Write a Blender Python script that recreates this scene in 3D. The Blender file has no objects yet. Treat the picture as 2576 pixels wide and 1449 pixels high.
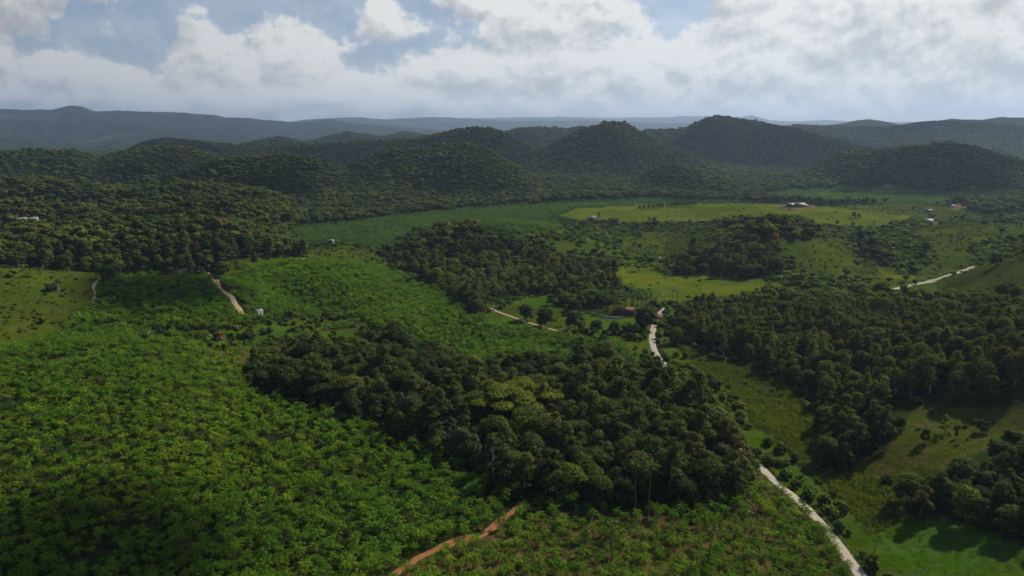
import bpy, math, random
import numpy as np
from math import radians as R, sin, cos, pi
rnd = random.Random(7); rng = np.random.default_rng(7)
S = bpy.context.scene; C = S.collection

# ------------------------------------------------------------------ camera, light, exposure
F, PITCH, CAMZ = 1717.0, R(12.94), 110.0          # focal length in units of a 2576 px wide picture
cam = bpy.data.objects.new('camera', bpy.data.cameras.new('camera')); C.objects.link(cam)
cam.data.sensor_width = 36; cam.data.lens = 36*F/2576
cam.data.clip_start = 1; cam.data.clip_end = 90000
cam.location = (0, 0, CAMZ); cam.rotation_euler = (pi/2-PITCH, 0, 0)
S.camera = cam
SUN_AZ, SUN_EL = R(54), R(40)                      # azimuth measured from +Y towards +X
sd = bpy.data.lights.new('sun', 'SUN'); sd.energy = 5.0; sd.angle = R(0.6); sd.color = (1, .93, .82)
sun = bpy.data.objects.new('sun', sd); C.objects.link(sun)
sun.rotation_euler = (pi/2-SUN_EL, 0, pi-SUN_AZ)
sun.location = (0, 0, 3000)
S.view_settings.view_transform = 'Standard'; S.view_settings.look = 'None'
S.view_settings.exposure = 0; S.view_settings.gamma = 1; S.view_settings.use_curve_mapping = False
S.render.engine = 'CYCLES'
S.cycles.max_bounces = 5; S.cycles.diffuse_bounces = 2; S.cycles.glossy_bounces = 1
S.cycles.transmission_bounces = 3; S.cycles.volume_bounces = 0; S.cycles.transparent_max_bounces = 6
S.cycles.use_denoising = True
SKY_STRENGTH = 0.10
CLOUD_STRENGTH = 1.08
HAZE_DENSITY = 6.0e-5

def azel(u, v):                                     # picture position -> azimuth, elevation
    a = (np.asarray(u, float)-1288)/F; b = (np.asarray(v, float)-724.5)/F
    fy = cos(PITCH)-b*sin(PITCH); dz = -(sin(PITCH)+b*cos(PITCH))
    return np.arctan2(a, fy), np.arctan2(dz, np.hypot(a, fy))

class NT:                                           # small node-tree helper
    def __init__(s, nt): s.nt = nt; s.n = nt.nodes; s.l = nt.links
    def new(s, t, **kw):
        n = s.n.new(t)
        for k, v in kw.items(): setattr(n, k, v)
        return n
    def put(s, sock, val):
        if isinstance(val, bpy.types.NodeSocket): s.l.new(val, sock)
        elif val is not None: sock.default_value = val
    def math(s, op, a, b=None, c=None, clamp=False):
        n = s.new('ShaderNodeMath', operation=op, use_clamp=clamp)
        s.put(n.inputs[0], a); s.put(n.inputs[1], b)
        if c is not None: s.put(n.inputs[2], c)
        return n.outputs[0]
    def mixc(s, f, a, b, blend='MIX'):
        n = s.new('ShaderNodeMix', data_type='RGBA', blend_type=blend)
        s.put(n.inputs[0], f); s.put(n.inputs[6], a); s.put(n.inputs[7], b)
        return n.outputs[2]
    def noise(s, vec, scale, detail=3, rough=.5, dist=0.0):
        n = s.new('ShaderNodeTexNoise'); s.put(n.inputs['Vector'], vec)
        n.inputs['Scale'].default_value = scale; n.inputs['Detail'].default_value = detail
        n.inputs['Roughness'].default_value = rough; n.inputs['Distortion'].default_value = dist
        return n.outputs[0]
    def ss(s, x, a, b, lo=0.0, hi=1.0):
        n = s.new('ShaderNodeMapRange', interpolation_type='SMOOTHSTEP')
        s.put(n.inputs[0], x); s.put(n.inputs[1], a); s.put(n.inputs[2], b)
        n.inputs[3].default_value = lo; n.inputs[4].default_value = hi
        return n.outputs[0]
    def vec(s, x, y, z):
        n = s.new('ShaderNodeCombineXYZ'); s.put(n.inputs[0], x); s.put(n.inputs[1], y); s.put(n.inputs[2], z)
        return n.outputs[0]

# ------------------------------------------------------------------ sky with cumulus
W = bpy.data.worlds.new('World'); S.world = W; W.use_nodes = True
def build_world():
    W.node_tree.nodes.clear(); t = NT(W.node_tree)
    sky = t.new('ShaderNodeTexSky', sky_type='NISHITA', sun_disc=False)
    sky.sun_elevation = SUN_EL; sky.sun_rotation = SUN_AZ; sky.altitude = 100
    sky.air_density = .9; sky.dust_density = 1.6; sky.ozone_density = 5.0
    # cloud density group: input = (azimuth, elevation) in picture units of 100
    g = bpy.data.node_groups.new('cloud_density', 'ShaderNodeTree')
    g.interface.new_socket('P', in_out='INPUT', socket_type='NodeSocketVector')
    g.interface.new_socket('D', in_out='OUTPUT', socket_type='NodeSocketFloat')
    q = NT(g); gi = q.new('NodeGroupInput'); go = q.new('NodeGroupOutput')
    P = gi.outputs[0]
    w1 = q.new('ShaderNodeTexNoise'); q.put(w1.inputs['Vector'], P); w1.inputs['Scale'].default_value = .9; w1.inputs['Detail'].default_value = 2
    off = q.new('ShaderNodeVectorMath', operation='MULTIPLY_ADD'); q.put(off.inputs[0], w1.outputs[1]); off.inputs[1].default_value = (.7, .5, 0)
    sh = q.new('ShaderNodeVectorMath', operation='ADD'); q.put(sh.inputs[0], P); sh.inputs[1].default_value = (-.35, -.25, 0); q.put(off.inputs[2], sh.outputs[0])
    PW = off.outputs[0]
    blobs = [  # u, v, rx, ry, weight  (picture px); v is downwards
        (30, 75, 200, 80, 1.7), (250, 5, 200, 75, 1.9), (-60, 40, 90, 60, .9), (100, 100, 130, 40, .45),
        (-20, 205, 110, 50, .9), (120, 225, 150, 50, .8), (270, 205, 110, 48, 1.0), (350, 230, 80, 40, .9), (230, 262, 230, 22, .9), (60, 262, 120, 20, .8), (450, 262, 130, 24, .9), (620, 270, 150, 22, .9), (860, 262, 160, 26, 1.0), (1080, 256, 120, 22, .9), (1290, 270, 170, 22, .9), (1640, 272, 200, 24, .9), (2100, 275, 220, 24, .9), (2450, 268, 180, 26, .9),
        (575, 150, 85, 62, 1.1), (660, 190, 130, 60, .9), (775, 130, 95, 62, 1.15), (830, 190, 90, 55, .9), (500, 215, 120, 40, .6), (700, 250, 300, 32, .9),
        (985, 55, 52, 42, 1.0), (1010, 95, 88, 40, 1.05), (950, 225, 110, 40, .8),
        (1130, 0, 70, 40, .8), (1240, 30, 130, 60, 1.1), (1330, 95, 130, 60, 1.0), (1130, 185, 130, 42, .9), (1250, 200, 180, 55, 1.0),
        (1470, 50, 130, 70, 1.1), (1430, 180, 230, 80, 1.2), (1620, 200, 170, 70, 1.1), (1620, 10, 60, 20, .4), (1830, 60, 115, 110, 1.2), (1800, 190, 150, 80, 1.1),
        (2030, 90, 200, 110, 1.3), (2250, 70, 190, 80, 1.2), (2420, 40, 75, 50, 1.0), (2440, 160, 190, 100, 1.2), (2580, 130, 120, 90, 1.2), (2200, 215, 500, 75, 1.1), (1500, 255, 500, 40, .9), (2800, 100, 200, 160, 1.2), (-300, 170, 200, 100, .9)]
    acc = None
    for (u, v, rx, ry, w) in blobs:
        m = q.new('ShaderNodeVectorMath', operation='SUBTRACT'); q.put(m.inputs[0], PW); m.inputs[1].default_value = ((u-1288)/100, (330-v)/100, 0)
        m2 = q.new('ShaderNodeVectorMath', operation='MULTIPLY'); q.put(m2.inputs[0], m.outputs[0]); m2.inputs[1].default_value = (100/rx, 100/ry, 0)
        d = q.new('ShaderNodeVectorMath', operation='DOT_PRODUCT'); q.put(d.inputs[0], m2.outputs[0]); q.put(d.inputs[1], m2.outputs[0])
        e = q.math('POWER', 2.71828, q.math('MULTIPLY', d.outputs['Value'], -1.35))
        acc = q.math('MULTIPLY', e, w) if acc is None else q.math('MULTIPLY_ADD', e, w, acc)
    acc = q.math('MINIMUM', acc, 2.4)
    sp = q.new('ShaderNodeSeparateXYZ'); q.put(sp.inputs[0], P)
    low = q.ss(sp.outputs[1], .1, 1.0, .35, 0)             # pale bank along the horizon
    high = q.ss(sp.outputs[1], 3.6, 5.5, 0, 1)              # above the picture: ordinary broken cumulus
    big = q.noise(P, .28, 3, .5)
    hc = q.math('MULTIPLY', high, q.ss(big, .58, .76, 0, .9))
    acc = q.math('ADD', q.math('MULTIPLY_ADD', acc, q.math('SUBTRACT', 1, q.math('MULTIPLY', high, .7)), low), hc)
    mp = q.new('ShaderNodeMapping'); q.put(mp.inputs[0], P); mp.inputs['Scale'].default_value = (1, 1.5, 1)
    n1 = q.noise(mp.outputs[0], 1.15, 8, .52, .1)
    n2 = q.noise(P, 4.2, 6, .6); D = q.math('ADD', q.math('ADD', acc, q.math('MULTIPLY_ADD', n1, 1.9, -1.08)), q.math('MULTIPLY_ADD', n2, .8, -.4))
    q.l.new(D, go.inputs[0])
    # direction -> picture-like angles
    tc = t.new('ShaderNodeTexCoord'); s3 = t.new('ShaderNodeSeparateXYZ'); t.put(s3.inputs[0], tc.outputs['Generated'])
    az = t.math('ARCTAN2', s3.outputs[0], s3.outputs[1]); el = t.math('ARCSINE', s3.outputs[2])
    px = t.math('MULTIPLY', t.math('TANGENT', t.math('MINIMUM', t.math('MAXIMUM', az, -1.2), 1.2)), F/100*.975)
    far = t.math('ADD', px, t.math('MULTIPLY', az, 6.0))
    wide = t.ss(t.math('ABSOLUTE', az), .8, 1.1)
    pxx = t.math('ADD', t.math('MULTIPLY', px, t.math('SUBTRACT', 1, wide)), t.math('MULTIPLY', t.math('MULTIPLY', az, 17.17), wide))
    py = t.math('MULTIPLY', el, F/100)
    def dens(dx, dy):
        n = t.new('ShaderNodeGroup'); n.node_tree = g
        t.l.new(t.vec(t.math('ADD', pxx, dx), t.math('ADD', py, dy), 0.0), n.inputs[0]); return n.outputs[0]
    D0 = dens(0.0, 0.0); D1 = dens(.16, .38)
    mask = t.ss(D0, .20, .58)
    relief = t.math('SUBTRACT', D0, D1)                      # >0 on the side turned to the sun
    thick = t.ss(D0, .5, 1.9)
    P3 = t.vec(pxx, py, 3.0)
    mpp = t.new('ShaderNodeMapping'); t.put(mpp.inputs[0], P3); mpp.inputs['Scale'].default_value = (.55, 1.25, 1); soft = t.noise(mpp.outputs[0], 1.0, 4, .5)
    def puff(dx, dy): return t.noise(t.vec(t.math('ADD', pxx, dx), t.math('MULTIPLY', t.math('ADD', py, dy), 1.35), 7.0), 1.5, 7, .55)
    puffs = t.math('MULTIPLY', t.math('SUBTRACT', puff(0.0, 0.0), puff(.10, .20)), 1.5)
    lit = t.math('ADD', t.math('ADD', puffs, t.math('MULTIPLY_ADD', relief, .60, .70)), t.math('MULTIPLY', t.math('SUBTRACT', soft, .48), 1.0))
    lit = t.math('SUBTRACT', lit, t.math('MULTIPLY', thick, .08), clamp=True)
    side = t.ss(pxx, -13.0, -2.0, 0.0, 1.0)                   # nearer the sun the clouds are brighter
    rmp = t.new('ShaderNodeValToRGB'); t.put(rmp.inputs[0], lit)
    cr = rmp.color_ramp; cr.elements[0].position = .25; cr.elements[0].color = (.50, .51, .525, 1); cr.elements[1].position = .95; cr.elements[1].color = (.84, .83, .79, 1)
    e = cr.elements.new(.5); e.color = (.60, .61, .60, 1); e = cr.elements.new(.72); e.color = (.72, .72, .695, 1)
    cc = t.mixc(side, t.mixc(1.0, rmp.outputs[0], (.74, .73, .745, 1), 'MULTIPLY'), rmp.outputs[0])
    hz = t.ss(py, 0.0, .9, .35, 0)                           # clouds merge into a pale veil at the horizon
    cc = t.mixc(hz, cc, (.66, .68, .66, 1))
    b1 = t.new('ShaderNodeBackground'); t.put(b1.inputs[0], sky.outputs[0]); b1.inputs[1].default_value = SKY_STRENGTH
    b2 = t.new('ShaderNodeBackground'); t.put(b2.inputs[0], cc); b2.inputs[1].default_value = CLOUD_STRENGTH
    mx = t.new('ShaderNodeMixShader'); t.put(mx.inputs[0], t.math('ADD', t.math('MULTIPLY', mask, .68), t.math('MULTIPLY', t.ss(py, 3.4, 6.5, 1, 0), .28))); t.put(mx.inputs[1], b1.outputs[0]); t.put(mx.inputs[2], b2.outputs[0])
    out = t.new('ShaderNodeOutputWorld'); t.l.new(mx.outputs[0], out.inputs[0])
build_world()
W.cycles.sampling_method = 'MANUAL'; W.cycles.sample_map_resolution = 512

# ------------------------------------------------------------------ noise
def _h(ix, iy, seed):
    n = (ix.astype(np.int64)*374761393+iy.astype(np.int64)*668265263+seed*974634777) & 0xFFFFFFFF
    n = ((n ^ (n >> 13))*1274126177) & 0xFFFFFFFF
    n = ((n ^ (n >> 16))*2246822519) & 0xFFFFFFFF
    return ((n ^ (n >> 15)) & 0xFFFFFF)/float(0xFFFFFF)
def vnoise(x, y, seed=0):
    ix = np.floor(x); iy = np.floor(y); fx = x-ix; fy = y-iy
    fx = fx*fx*fx*(fx*(fx*6-15)+10); fy = fy*fy*fy*(fy*(fy*6-15)+10)
    a = _h(ix, iy, seed); b = _h(ix+1, iy, seed); c = _h(ix, iy+1, seed); d = _h(ix+1, iy+1, seed)
    return (a+(b-a)*fx)*(1-fy)+(c+(d-c)*fx)*fy
def fbm(x, y, s, o=4, seed=0):
    t = 0; amp = .5; tot = 0
    for k in range(o):
        t = t+amp*(vnoise(x/s+17.3*k, y/s-9.1*k, seed+k)-.5); tot += amp; amp *= .5; s = s/2.03
    return t/tot*2                                        # roughly -1..1
def sst(x, a, b):
    t = np.clip((x-a)/(b-a), 0, 1); return t*t*(3-2*t)

# ------------------------------------------------------------------ terrain height
RIDGES = [  # distance, front width, back width, canopy height, crest as seen (u, v), roughness
 (19000, 4500, 3500, 0, [(-400, 318), (900, 312), (1000, 304), (1200, 297), (1430, 294), (1500, 298), (1600, 296), (1700, 294), (1780, 293), (1860, 296), (1890, 291), (1915, 297), (1935, 303), (2020, 306), (2080, 303), (2120, 305), (2300, 308), (3000, 308)]),
 (13000, 3200, 2300, 0, [(-400, 325), (600, 325), (730, 306), (780, 300), (850, 297), (900, 296), (940, 299), (980, 300), (1040, 297), (1090, 296), (1140, 297), (1200, 302), (1300, 305), (1400, 303), (1500, 304), (1650, 309), (1800, 312), (2200, 318), (3000, 318)]),
 (9000, 3600, 2200, 0, [(-400, 285), (-200, 278), (0, 275), (60, 278), (100, 277), (130, 278), (150, 273), (168, 269), (190, 268), (208, 271), (232, 280), (250, 283), (300, 280), (350, 281), (400, 284), (470, 285), (540, 289), (570, 297), (620, 298), (650, 300), (700, 304), (735, 308), (780, 306), (830, 300), (900, 312), (1000, 318), (1100, 326), (1300, 340), (1500, 380), (3000, 380)]),
 (6200, 1300, 1200, 0, [(-400, 350), (0, 352), (60, 362), (120, 372), (200, 385), (270, 380), (330, 366), (420, 352), (520, 345), (600, 352), (700, 358), (800, 372), (1000, 390)]),
 (5200, 650, 700, 8, [(1850, 345), (1950, 330), (2050, 316), (2110, 309), (2160, 299), (2190, 297), (2225, 302), (2260, 310), (2310, 309), (2350, 303), (2395, 295), (2430, 296), (2470, 297), (2520, 290), (2576, 292), (2700, 300), (3000, 330)]),
 (3700, 620, 500, 8, [(1850, 345), (1950, 325), (2000, 312), (2060, 315), (2140, 320), (2230, 319), (2300, 309), (2350, 304), (2390, 304), (2450, 308), (2520, 312), (2576, 320), (2700, 330), (3000, 340)]),
 (2500, 360, 350, 14, [(1400, 470), (1500, 400), (1580, 345), (1620, 328), (1700, 321), (1760, 309), (1800, 300), (1835, 298), (1870, 302), (1900, 307), (1950, 310), (2000, 318), (2060, 336), (2120, 350), (2200, 368), (2300, 390), (2500, 430), (3000, 440)]),
 (1700, 230, 220, 9, [(1950, 455), (2050, 415), (2130, 375), (2200, 374), (2260, 368), (2330, 362), (2390, 359), (2440, 366), (2500, 380), (2576, 400), (2700, 430), (3000, 430)]),
 (1950, 300, 260, 9, [(1250, 470), (1330, 400), (1380, 370), (1410, 355), (1450, 338), (1480, 324), (1515, 310), (1545, 306), (1575, 310), (1605, 327), (1650, 348), (1720, 378), (1800, 412), (1900, 450), (2000, 490)]),
 (1450, 140, 150, 9, [(1560, 490), (1600, 450), (1640, 425), (1700, 412), (1760, 425), (1840, 450), (1930, 475), (2000, 500)]),
 (2900, 280, 260, 8, [(1150, 380), (1200, 350), (1260, 336), (1300, 322), (1340, 317), (1390, 320), (1420, 323), (1460, 316), (1490, 321), (1530, 340), (1600, 380)]),
 (1950, 210, 200, 9, [(850, 430), (900, 392), (960, 370), (1000, 358), (1050, 345), (1110, 334), (1150, 325), (1190, 321), (1230, 327), (1270, 342), (1330, 370), (1400, 410), (1480, 470)]),
 (1400, 220, 190, 9, [(760, 500), (800, 460), (830, 440), (880, 415), (930, 392), (1000, 374), (1060, 368), (1130, 361), (1180, 361), (1220, 373), (1280, 405), (1350, 445), (1430, 490), (1500, 520)]),
 (2250, 180, 180, 8, [(420, 430), (480, 400), (540, 385), (600, 374), (660, 368), (760, 362), (850, 358), (950, 352), (1000, 350), (1080, 352), (1200, 390)]),
 (3800, 350, 350, 8, [(700, 380), (740, 362), (800, 348), (830, 340), (880, 332), (920, 337), (965, 343), (1020, 330), (1060, 336), (1100, 350), (1200, 380)]),
 (2950, 250, 250, 8, [(230, 410), (270, 392), (330, 370), (380, 352), (430, 346), (480, 350), (540, 362), (600, 366), (640, 355), (700, 350), (760, 356), (850, 375)]),
 (1750, 190, 190, 9, [(-400, 400), (-200, 388), (0, 382), (60, 375), (130, 376), (180, 380), (220, 393), (260, 415), (320, 450), (400, 490)]),
 (1700, 180, 180, 9, [(130, 460), (200, 425), (260, 400), (340, 378), (400, 369), (470, 370), (520, 383), (580, 408), (640, 430), (720, 470)]),
 (1350, 170, 170, 9, [(350, 480), (420, 445), (500, 420), (560, 400), (620, 391), (700, 386), (780, 392), (850, 420), (920, 470)]),
 (1080, 110, 120, 9, [(-400, 480), (0, 455), (100, 452), (200, 465), (330, 470), (450, 455), (600, 465), (700, 490), (800, 520)]),
 (900, 100, 110, 9, [(-400, 520), (0, 505), (120, 512), (260, 522), (380, 505), (480, 500), (600, 508), (700, 530), (800, 560)]),
 (1250, 120, 120, 9, [(560, 500), (640, 470), (720, 455), (800, 462), (860, 480), (920, 505)]),
 (680, 150, 150, 9, [(-400, 585), (-100, 580), (0, 575), (100, 560), (250, 548), (400, 542), (550, 548), (650, 565), (720, 592), (780, 640), (820, 680)]),
 (690, 150, 120, 9, [(930, 660), (1000, 610), (1080, 572), (1180, 552), (1280, 543), (1380, 548), (1450, 560), (1520, 580), (1600, 612), (1680, 660)]),
 (700, 160, 130, 7, [(1560, 690), (1620, 630), (1700, 595), (1800, 565), (1900, 540), (1960, 534), (2040, 552), (2100, 582), (2160, 625), (2230, 685), (2300, 730)]),
 (960, 190, 90, 0, [(1340, 570), (1400, 536), (1450, 525), (1550, 519), (1650, 518), (1750, 516), (1880, 512), (1960, 518), (2080, 521), (2180, 533), (2290, 545), (2380, 575)]),
 (800, 230, 150, 4, [(2100, 680), (2150, 620), (2200, 580), (2330, 562), (2450, 556), (2576, 560), (3000, 570)]),
 (530, 110, 110, 0, [(2330, 760), (2400, 712), (2450, 684), (2520, 656), (2576, 640), (2700, 620), (3000, 610)]),
 (488, 125, 60, 3, [(180, 790), (250, 735), (330, 706), (400, 694), (480, 692), (560, 698), (640, 715), (800, 760), (950, 800), (1050, 840)]),
 (560, 120, 70, 3, [(500, 740), (560, 700), (640, 668), (720, 657), (800, 652), (880, 657), (960, 680), (1050, 713), (1110, 740), (1160, 775), (1200, 830)]),
 (635, 90, 70, 0, [(520, 690), (600, 652), (700, 640), (800, 628), (850, 625), (930, 640), (990, 668), (1040, 700)]),
 (505, 150, 60, 0, [(-400, 660), (-100, 664), (0, 669), (150, 681), (290, 692), (340, 730), (380, 780)]),
 (338, 190, 60, 2, [(-400, 885), (-100, 882), (0, 880), (200, 866), (350, 856), (500, 872), (600, 905), (700, 960), (800, 1010)]),
]
for k, r in enumerate(RIDGES):
    d, wf, wb, can, pts = r
    p = np.array(pts, float); a, e = azel(p[:, 0], p[:, 1])
    RIDGES[k] = (d, wf, wb, a, CAMZ+d*np.tan(e)-can)
NEAR = [(300,1449,4),(1000,1449,6),(300,1100,4),(900,1100,3),(1300,1300,3),(1600,1449,5),(1700,1250,4),(2165,1449,0),(1890,1150,0),(1640,850,0),(1250,790,-2),
 (1450,800,-3),(1750,700,-4),(1000,850,-9),(650,850,-16),(200,840,-19),(1400,1000,3),(1200,950,3),(2000,1050,-1),(2150,1200,-1),(2250,1400,0),(2500,1440,3),(2450,1080,10),(2576,1080,13),
 (2300,1100,8),(2330,1250,4),(2530,1250,8),(2150,950,6),(2500,950,20),(2300,800,10),(2520,800,18),(1900,850,2),(2300,725,2),(1300,650,-6),(1000,560,-9),(1400,530,-8),(2000,650,-2),
 (0,620,-8),(600,600,-8),(2500,620,0),(700,520,-8),(2200,500,0),(0,1449,4),(1750,1000,0),(-300,1100,4),(2900,1100,24),(0,760,-13),(1100,760,-8),(1700,620,-5),(-400,620,-5),(3000,620,0),(1500,900,0)]
_n = np.array(NEAR, float); _a, _e = azel(_n[:, 0], _n[:, 1]); _r = (CAMZ-_n[:, 2])/np.tan(-_e)
_nx, _ny, _nz = _r*np.sin(_a), _r*np.cos(_a), _n[:, 2]
_nx = np.append(_nx, [0, 0, -300, 300]); _ny = np.append(_ny, [0, -300, -100, -100]); _nz = np.append(_nz, [6, 6, 6, 8])
_cc = 30.0
_A = np.sqrt((_nx[:, None]-_nx[None])**2+(_ny[:, None]-_ny[None])**2+_cc**2)
_w = np.linalg.solve(_A-0.0, _nz)
def height(x, y):
    x = np.asarray(x, float); y = np.asarray(y, float); sh = x.shape; x = x.ravel(); y = y.ravel()
    r = np.hypot(x, y); az = np.arctan2(x, y)
    base = np.zeros_like(x); m = r < 1500
    if m.any():
        z = np.zeros(m.sum()); xm = x[m]; ym = y[m]
        for k in range(len(_nx)): z += _w[k]*np.sqrt((xm-_nx[k])**2+(ym-_ny[k])**2+_cc**2)
        base[m] = np.clip(z, -20, 40)*(1-sst(r[m], 1000, 1400))
    base += fbm(x, y, 90, 4, 5)*2.2*sst(r, 120, 500)+fbm(x, y, 900, 4, 9)*14*sst(r, 1100, 2500)
    z = base.copy()
    warp = fbm(x, y, 420, 4, 21); warp2 = fbm(x, y, 120, 3, 33); warp3 = fbm(x, y, 230, 2, 44)
    for k, (d, wf, wb, a, zr) in enumerate(RIDGES):
        amp = min(.30, .5*d/4000+.1)
        lo = d-1.5*wf; hi = d+1.5*wb
        m = (r > lo) & (r < hi)
        if not m.any(): continue
        rm = r[m]; q = (rm-d)
        t = np.where(q < 0, -q/wf, q/wb)
        t = t*(1+amp*.9*warp[m]+amp*.35*warp2[m])
        bump = np.where(t < 1, .5*(1+np.cos(pi*np.clip(t, 0, 1))), 0)
        bump = bump**.75
        am = az[m]; h = np.interp(am, a, zr)-(np.maximum(a[0]-am, 0)+np.maximum(am-a[-1], 0))*d*.35
        edge = 1-sst(np.abs(az[m]), 1.0, 1.6)*.5
        top = h*edge-base[m]
        c = base[m]+np.maximum(top, 0)*bump+np.where(top > 0, (warp[m]*.50+warp3[m]*.42+warp2[m]*.18)*top*(.35 if d > 3000 else 1)*np.sin(np.clip(t, 0, 1)*pi)**1.7, 0)
        c += (bump > .02)*np.where(d > 3000, fbm(x[m], y[m], d*.03, 4, 40+k)*d*.0013*bump, 0)
        kk = 3.0+d*.002
        zz = z[m]; hd = np.maximum(kk-np.abs(zz-c), 0)/kk
        z[m] = np.maximum(zz, c)+np.where(top > 0, hd*hd*kk*.2*(bump > .001), 0)
    return z.reshape(sh)
def hz(x, y): return float(height(np.array([x]), np.array([y]))[0])
def project(x, y, z):
    zc = z-CAMZ
    dep = y*cos(PITCH)-zc*sin(PITCH); up = y*sin(PITCH)+zc*cos(PITCH)
    return 1288+F*x/np.maximum(dep, 1), 724.5-F*up/np.maximum(dep, 1), dep
def ground(u, v, rmin=60):                         # where the sight line through (u, v) meets the land
    a, e = azel(u, v); rr = np.exp(np.linspace(math.log(rmin), math.log(9000), 1500))
    zz = height(rr*np.sin(a), rr*np.cos(a)); line = CAMZ+rr*np.tan(e)
    i = np.argmax(line < zz) if (line < zz).any() else len(rr)-1
    j = max(i-1, 0); d0 = line[j]-zz[j]; d1 = line[i]-zz[i]; f = d0/(d0-d1) if d0 != d1 else 0
    r = rr[j]+(rr[i]-rr[j])*f; x, y = r*math.sin(a), r*math.cos(a)
    return x, y, hz(x, y)

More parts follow.
